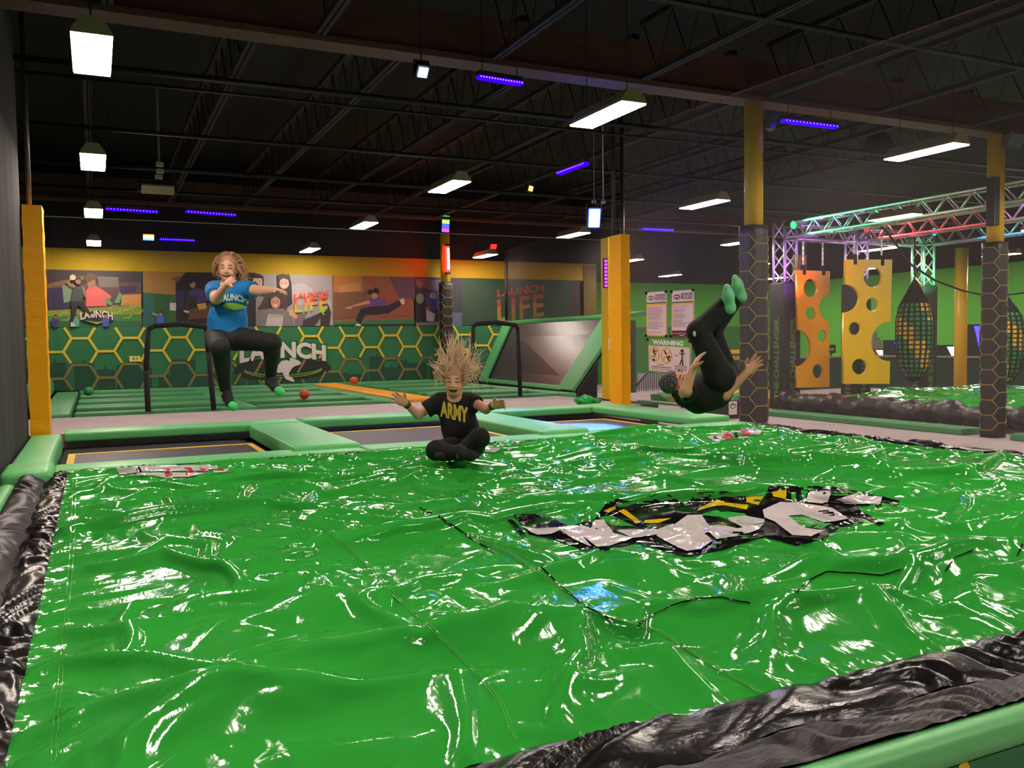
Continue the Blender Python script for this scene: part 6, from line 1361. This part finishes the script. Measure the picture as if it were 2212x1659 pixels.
rr = random.Random(6)
for nm, cs, hd, word, ink in (('left', [(1397, 632), (1439.5, 629), (1440, 727), (1396.5, 726)], 0.24, 'PATRON', M_oli), ('right', [(1451.5, 629), (1498, 625.5), (1498, 728), (1450.5, 727)], 0.245, 'RULES', M_oli)):
    b = Board('tall white notice board headed %s hanging on the net, %s of the pair' % (word.lower(), nm), cs, M_sign)
    b.rect(0, 1, hd+0.02, hd+0.06, M_syel); b.rect(0, 0.03, hd+0.02, 1, M_syel, 0.0025); b.rect(0.97, 1, hd+0.02, 1, M_syel, 0.0025); b.rect(0.0, 1.0, hd-0.004, hd+0.018, M_gdark, 0.003)
    emblem(b, 0.23, 0.135, 0.16, 0.055, M_oli if nm == 'left' else M_mar); b.text('LAUNCH PAD', 0.44, 0.96, 0.055, 0.10, M_mar, 0.03); b.text(word, 0.44, 0.96, 0.11, 0.19, ink, 0.02)
    if nm == 'left': b.text('RESPONSIBILITIES', 0.44, 0.93, 0.20, 0.218, M_gry, 0.01)
    rows = []; v = hd+0.10
    while v < (0.92 if nm == 'left' else 0.80):
        if rr.random() < 0.82: rows.append((0.08, rr.uniform(0.5, 0.93), v, 0.008))
        v += 0.027
    b.lines(rows, M_gry)
    if nm == 'right': b.rect(0.0, 1, 0.865, 0.925, M_mar); b.rect(0.0, 1, 0.935, 1.0, M_mar); b.text('STAY SAFE', 0.35, 0.65, 0.884, 0.905, mat('board_red', (200, 50, 50), 0.6), 0.02); b.lines([(0.38, 0.6, 0.962, 0.014)], M_wtx)
    else: b.rect(0, 1, 0.965, 1.0, M_syel)
    b.clips([(0.0, 0.01), (1.0, 0.01), (0.0, 0.99), (1.0, 0.99)])
b = Board('warning board with a green header and three stick figures, below the notices', [(1399.5, 731), (1492, 735), (1490.5, 812), (1401, 803)], M_sign)
b.rect(0, 1, 0, 0.205, M_sgrn); b.rect(0, 1, 0.95, 1.0, M_sgrn); b.rect(0, 0.015, 0.2, 1, M_sgrn, 0.0025); b.rect(0.985, 1, 0.2, 1, M_sgrn, 0.0025); b.text('WARNING', 0.12, 0.85, 0.035, 0.175, M_wtx, 0.05)
def ring(u, v, w, h, m, th=0.16):
    n = 36; mb = MB(); mb.add([b.at(u+w*math.cos(2*math.pi*k/n), v+h*math.sin(2*math.pi*k/n), 0.004) for k in range(n)]+[b.at(u+w*(1-th)*math.cos(2*math.pi*k/n), v+h*(1-th)*math.sin(2*math.pi*k/n), 0.004) for k in range(n)], [(k, (k+1) % n, n+(k+1) % n, n+k) for k in range(n)]); mb.build('warning_ring', m, b.t, fix=False)
    b.shape([(u-w*0.80, v+h*0.48), (u-w*0.62, v+h*0.64), (u+w*0.80, v-h*0.48), (u+w*0.62, v-h*0.64)], m, 0.0042, 'warning_slash')
ring(0.155, 0.455, 0.125, 0.235, M_syel); ring(0.455, 0.475, 0.130, 0.235, M_syel)
def dot(u, v, r): b.shape([(u+r*0.8*math.cos(2*math.pi*k/16), v+r*math.sin(2*math.pi*k/16)) for k in range(16)], M_ink, 0.005)
def limb(pts, w):
    for (u0, v0), (u1, v1) in zip(pts, pts[1:]):
        d = Vector((u1-u0, v1-v0)); n_ = Vector((-d.y, d.x)).normalized()*w; b.shape([(u0+n_.x, v0+n_.y), (u1+n_.x, v1+n_.y), (u1-n_.x, v1-n_.y), (u0-n_.x, v0-n_.y)], M_ink, 0.005)
dot(0.145, 0.63, 0.04); b.shape([(0.15, 0.56), (0.20, 0.45), (0.145, 0.52)], M_ink, 0.005); limb([(0.20, 0.47), (0.13, 0.40), (0.16, 0.29)], 0.014); limb([(0.13, 0.40), (0.22, 0.34)], 0.014)
limb([(0.41, 0.33), (0.45, 0.45)], 0.018); limb([(0.47, 0.50), (0.53, 0.64)], 0.018); dot(0.525, 0.51, 0.036)
dot(0.82, 0.31, 0.048); limb([(0.82, 0.36), (0.82, 0.56)], 0.012); limb([(0.755, 0.37), (0.82, 0.42), (0.88, 0.37)], 0.012); limb([(0.82, 0.55), (0.79, 0.64), (0.77, 0.72)], 0.013); limb([(0.82, 0.55), (0.835, 0.64), (0.84, 0.73)], 0.013)
limb([(0.66, 0.46), (0.70, 0.45), (0.735, 0.47)], 0.008)
b.text('NO DIVING!', 0.24, 0.40, 0.735, 0.78, M_gry, 0.03); b.text('NO LANDING ON HEAD OR NECK!', 0.08, 0.57, 0.80, 0.85, M_gry, 0.03); b.lines([(0.08, 0.6, 0.88, 0.015)], M_gry); b.text('LANDING ON FEET', 0.64, 0.94, 0.735, 0.785, M_gry, 0.03); b.text('OR ANKLES WILL', 0.65, 0.93, 0.81, 0.86, M_gry, 0.03); b.lines([(0.64, 0.9, 0.90, 0.02)], M_gry)
b.clips([(0.01, 0.03), (0.99, 0.03)])

# ------------------------------------------------------------------ printed lettering on the airbag sheet, draped over its folds
bag_me = [o for o in airbag.children if o.name.startswith('top_sheet')][0].data
_co = np.zeros(len(bag_me.vertices)*3); bag_me.vertices.foreach_get('co', _co)
bag_bv = BVHTree.FromPolygons([Vector(v) for v in _co.reshape(-1, 3)], [tuple(p.vertices) for p in bag_me.polygons])
def gloss(name, rgb): return mat(name, rgb, 0.12, bump=0.20, bscale=3.2, distort=0.9, detail=2.5, ridged=True, fine=(34, 0.10))
M_pw, M_pk, M_py, M_pr = gloss('sheet_white_print', (206, 196, 200)), gloss('sheet_black_print', (20, 18, 20)), gloss('sheet_yellow_print', (222, 186, 20)), gloss('sheet_red_print', (196, 70, 84))
def sheet_print(name, polys, m, off, step=11.0):
    """lettering outlines (photo pixels) cut into small tiles and laid on the wrinkled surface where the eye sees them"""
    b = bmesh.new()
    for pts in polys:
        vs = [b.verts.new((x, y, 0)) for x, y in pts]
        try: b.faces.new(vs)
        except ValueError: pass
    b.normal_update(); bmesh.ops.triangulate(b, faces=b.faces[:], ngon_method='EAR_CLIP')
    xs_ = [v.co.x for v in b.verts]; ys_ = [v.co.y for v in b.verts]
    for ax, a, e in ((0, min(xs_), max(xs_)), (1, min(ys_), max(ys_))):
        st = step if ax == 0 else step*0.4; k = a+st
        while k < e:
            co = [0, 0, 0]; co[ax] = k; no = [0, 0, 0]; no[ax] = 1
            bmesh.ops.bisect_plane(b, geom=b.verts[:]+b.edges[:]+b.faces[:], plane_co=co, plane_no=no); k += st
    bad = []
    for v in b.verts:
        r_ = Vector(ray(v.co.x, v.co.y)).normalized(); h_ = bag_bv.ray_cast(Vector(EYE), r_)
        if h_[0] is None: bad.append(v); continue
        n_ = h_[1] if h_[1].z > 0 else -h_[1]; v.co = h_[0]+n_*off
    bmesh.ops.delete(b, geom=bad, context='VERTS')
    bmesh.ops.delete(b, geom=[f for f in b.faces if max(e.calc_length() for e in f.edges) > 0.22], context='FACES')
    for f in b.faces: f.smooth = True
    bmesh.ops.recalc_face_normals(b, faces=b.faces[:])
    if b.faces and sum(f.normal.z for f in b.faces) < 0: bmesh.ops.reverse_faces(b, faces=b.faces[:])
    me = bpy.data.meshes.new(name); b.to_mesh(me); b.free(); return link_mesh(name, me, m, airbag)
C3 = lambda pts: [(1050+x/2.328, 950+y/2.328) for x, y in pts]
black = [[(135, 375), (240, 372), (330, 395), (420, 440), (545, 400), (610, 315), (660, 300), (760, 315), (850, 275), (920, 275), (1000, 330), (1060, 265), (1200, 258), (1290, 285), (1400, 290), (1420, 235), (1500, 235), (1640, 235), (1660, 232), (1800, 262), (1990, 290), (1990, 330), (1870, 335), (1900, 415), (1780, 440), (1700, 500), (1560, 535), (1400, 490), (1300, 520), (1150, 565), (1000, 592), (760, 520), (600, 560), (500, 560), (330, 500), (220, 480)],
         [(105, 400), (132, 402), (200, 480), (180, 490)], [(1780, 335), (1860, 345), (2005, 425), (1975, 430)], [(1690, 235), (1760, 240), (1990, 285), (2080, 310), (2070, 335), (1980, 310)]]
for p in black: sheet_print('printed_letter_shadow', [C3(p)], M_pk, 0.0045)
green_in = [[(560, 395), (640, 440), (760, 440), (700, 415), (620, 380)], [(1010, 400), (1100, 385), (1180, 395), (1280, 440), (1360, 430), (1300, 375), (1150, 360)], [(1510, 390), (1600, 385), (1740, 420), (1690, 455), (1600, 440)], [(1530, 270), (1540, 330), (1560, 330), (1555, 265)], [(1580, 255), (1590, 320), (1620, 260)], [(690, 315), (760, 325), (830, 320), (790, 310)]]
for p in green_in: sheet_print('printed_green_gap', [C3(p)], M_mat, 0.0065)
yellow = [[(660, 360), (690, 350), (780, 420), (760, 428)], [(1080, 345), (1160, 305), (1200, 320), (1320, 335), (1310, 358), (1190, 335), (1130, 345), (1060, 365)], [(1300, 290), (1395, 292), (1370, 335), (1310, 320)], [(1432, 262), (1505, 252), (1505, 305), (1440, 290)], [(590, 360), (670, 318), (690, 325), (610, 368)], [(800, 410), (930, 400), (870, 425), (790, 428)]]
for p in yellow: sheet_print('printed_yellow_letter', [C3(p)], M_py, 0.0085)
white = [[(170, 440), (250, 455), (400, 450), (330, 480), (260, 488)], [(390, 470), (480, 440), (520, 450), (540, 410), (590, 408), (640, 480), (730, 500), (620, 545), (560, 548), (480, 490), (530, 545), (440, 510)], [(655, 465), (740, 460), (860, 460), (940, 432), (985, 470), (980, 495), (940, 470), (830, 490), (730, 500)],
         [(850, 490), (930, 450), (1010, 385), (1080, 385), (1140, 470), (1100, 480), (1140, 520), (1080, 560), (1010, 570), (940, 540)], [(1060, 400), (1130, 440), (1200, 440), (1260, 455), (1400, 430), (1370, 460), (1280, 490), (1160, 510), (1130, 480)], [(1210, 400), (1300, 390), (1400, 410), (1400, 425), (1290, 450), (1250, 430)],
         [(1390, 360), (1480, 320), (1560, 322), (1740, 350), (1820, 405), (1700, 425), (1590, 385), (1520, 390), (1600, 450), (1700, 465), (1640, 495), (1540, 490), (1450, 420), (1400, 400)], [(1600, 320), (1630, 265), (1740, 262), (1720, 320), (1690, 330)], [(1760, 300), (1850, 280), (1990, 292), (1985, 330), (1840, 325)]]
for p in white: sheet_print('printed_white_letter', [C3(p)], M_pw, 0.0105)
def patch(pts, reds, greys):
    sheet_print('printed_patch', [pts], M_pw, 0.006)
    for q in reds or []: sheet_print('printed_red_mark', [q], M_pr, 0.009, 4)
    for q in greys or []: sheet_print('printed_dark_mark', [q], M_pk, 0.009, 4)
patch([(252, 1012), (300, 1008), (380, 1006), (450, 1005), (495, 1012), (490, 1020), (440, 1024), (380, 1038), (330, 1028), (260, 1026)], [[(352, 1014), (366, 1012), (372, 1026), (358, 1032)], [(395, 1010), (412, 1010), (420, 1020), (404, 1030), (400, 1024), (408, 1018)], [(430, 1012), (440, 1010), (450, 1020), (440, 1024)], [(470, 1010), (486, 1012), (480, 1020)]], [[(294, 1012), (300, 1010), (306, 1022), (300, 1024)]])
patch([(1525, 945), (1560, 934), (1605, 922), (1650, 930), (1640, 940), (1600, 948), (1545, 954)], [[(1562, 938), (1572, 934), (1582, 944), (1574, 950), (1566, 950)], [(1600, 930), (1610, 928), (1622, 938), (1612, 944), (1602, 940)]], [[(1538, 944), (1548, 940), (1552, 948), (1544, 950)], [(1585, 936), (1592, 934), (1594, 944), (1588, 946)]])
patch([(1092, 968), (1120, 948), (1132, 945), (1118, 962), (1098, 974)], None, [[(1108, 958), (1118, 952), (1116, 960)]])
patch([(1046, 960), (1075, 955), (1090, 962), (1068, 978), (1050, 976)], None, None)
# seams: pairs of stitched lines and open black slits
def seam(name, pts, w, m, off=0.006):
    polys = []
    for (x0, y0), (x1, y1) in zip(pts, pts[1:]):
        dx, dy = x1-x0, y1-y0; l = math.hypot(dx, dy); nx, ny = -dy/l*w, dx/l*w; polys.append([(x0+nx, y0+ny), (x1+nx, y1+ny), (x1-nx, y1-ny), (x0-nx, y0-ny)])
    return sheet_print(name, polys, m, off, 14.0)
M_st = gloss('stitch_pale_green', (96, 176, 84))
for dx in (-4, 4): seam('stitched_seam', [(162+dx*0.8, 1035), (155+dx, 1200), (143+dx, 1350), (128+dx*1.2, 1500), (114+dx*1.4, 1650)], 0.9, M_st)
for dx in (0, 7): seam('stitched_seam', [(710+dx, 1150), (790+dx, 1220), (850+dx, 1290), (920+dx, 1350), (1000+dx, 1430), (1080+dx, 1520), (1110+dx, 1600)], 0.8, M_st)
for dx in (0, 8): seam('stitched_seam', [(1005+dx, 1150), (1110+dx, 1205), (1200+dx, 1265), (1300+dx, 1330), (1420+dx, 1365), (1520+dx, 1430), (1640+dx, 1500)], 0.8, M_st)
seam('open_slit', [(905, 1098), (950, 1118), (990, 1145), (1020, 1166), (1070, 1196)], 1.6, M_pk); seam('open_slit', [(1165, 1222), (1200, 1258), (1258, 1308), (1262, 1312), (1310, 1335), (1325, 1348)], 1.6, M_pk)
seam('open_slit', [(1375, 1354), (1410, 1330), (1450, 1308), (1500, 1296), (1560, 1292), (1620, 1304)], 1.6, M_pk); seam('open_slit', [(1718, 1282), (1750, 1255), (1785, 1236), (1850, 1240), (1905, 1245), (1950, 1232)], 1.6, M_pk)
seam('open_slit', [(2040, 1236), (2062, 1206), (2110, 1186)], 1.4, M_pk); seam('open_slit', [(2196, 1204), (2210, 1176)], 1.4, M_pk)

# green drawstring bag left on the walkway
bgp = Vector(onz(1270, 876, 0.0)); b = bmesh.new(); bmesh.ops.create_icosphere(b, subdivisions=4, radius=1.0)
for v in b.verts:
    p = v.co.copy(); k = 1+0.10*math.sin(7*p.x+3*p.z)+0.07*math.sin(11*p.y+5*p.x); v.co = Vector((p.x*0.20*k, p.y*0.15*k, max(0.0, (p.z*0.5+0.42)*0.16*k*(1.0 if p.x < 0.2 else 0.75))))
me = bpy.data.meshes.new('sack'); b.to_mesh(me); b.free(); bg = thing('drawstring_bag', 'crumpled green drawstring bag on the grey walkway left of the right yellow post', 'bag', bgp)
link_mesh('sack', me, mat('bag_green', (28, 170, 66), 0.45, bump=0.4, bscale=14), bg, True)
MB().tube([(-0.18, -0.06, 0.06), (-0.22, -0.12, 0.03), (-0.25, -0.10, 0.012), (-0.24, -0.02, 0.012)], 0.007, 6).build('drawstring', M_dark, bg, True)
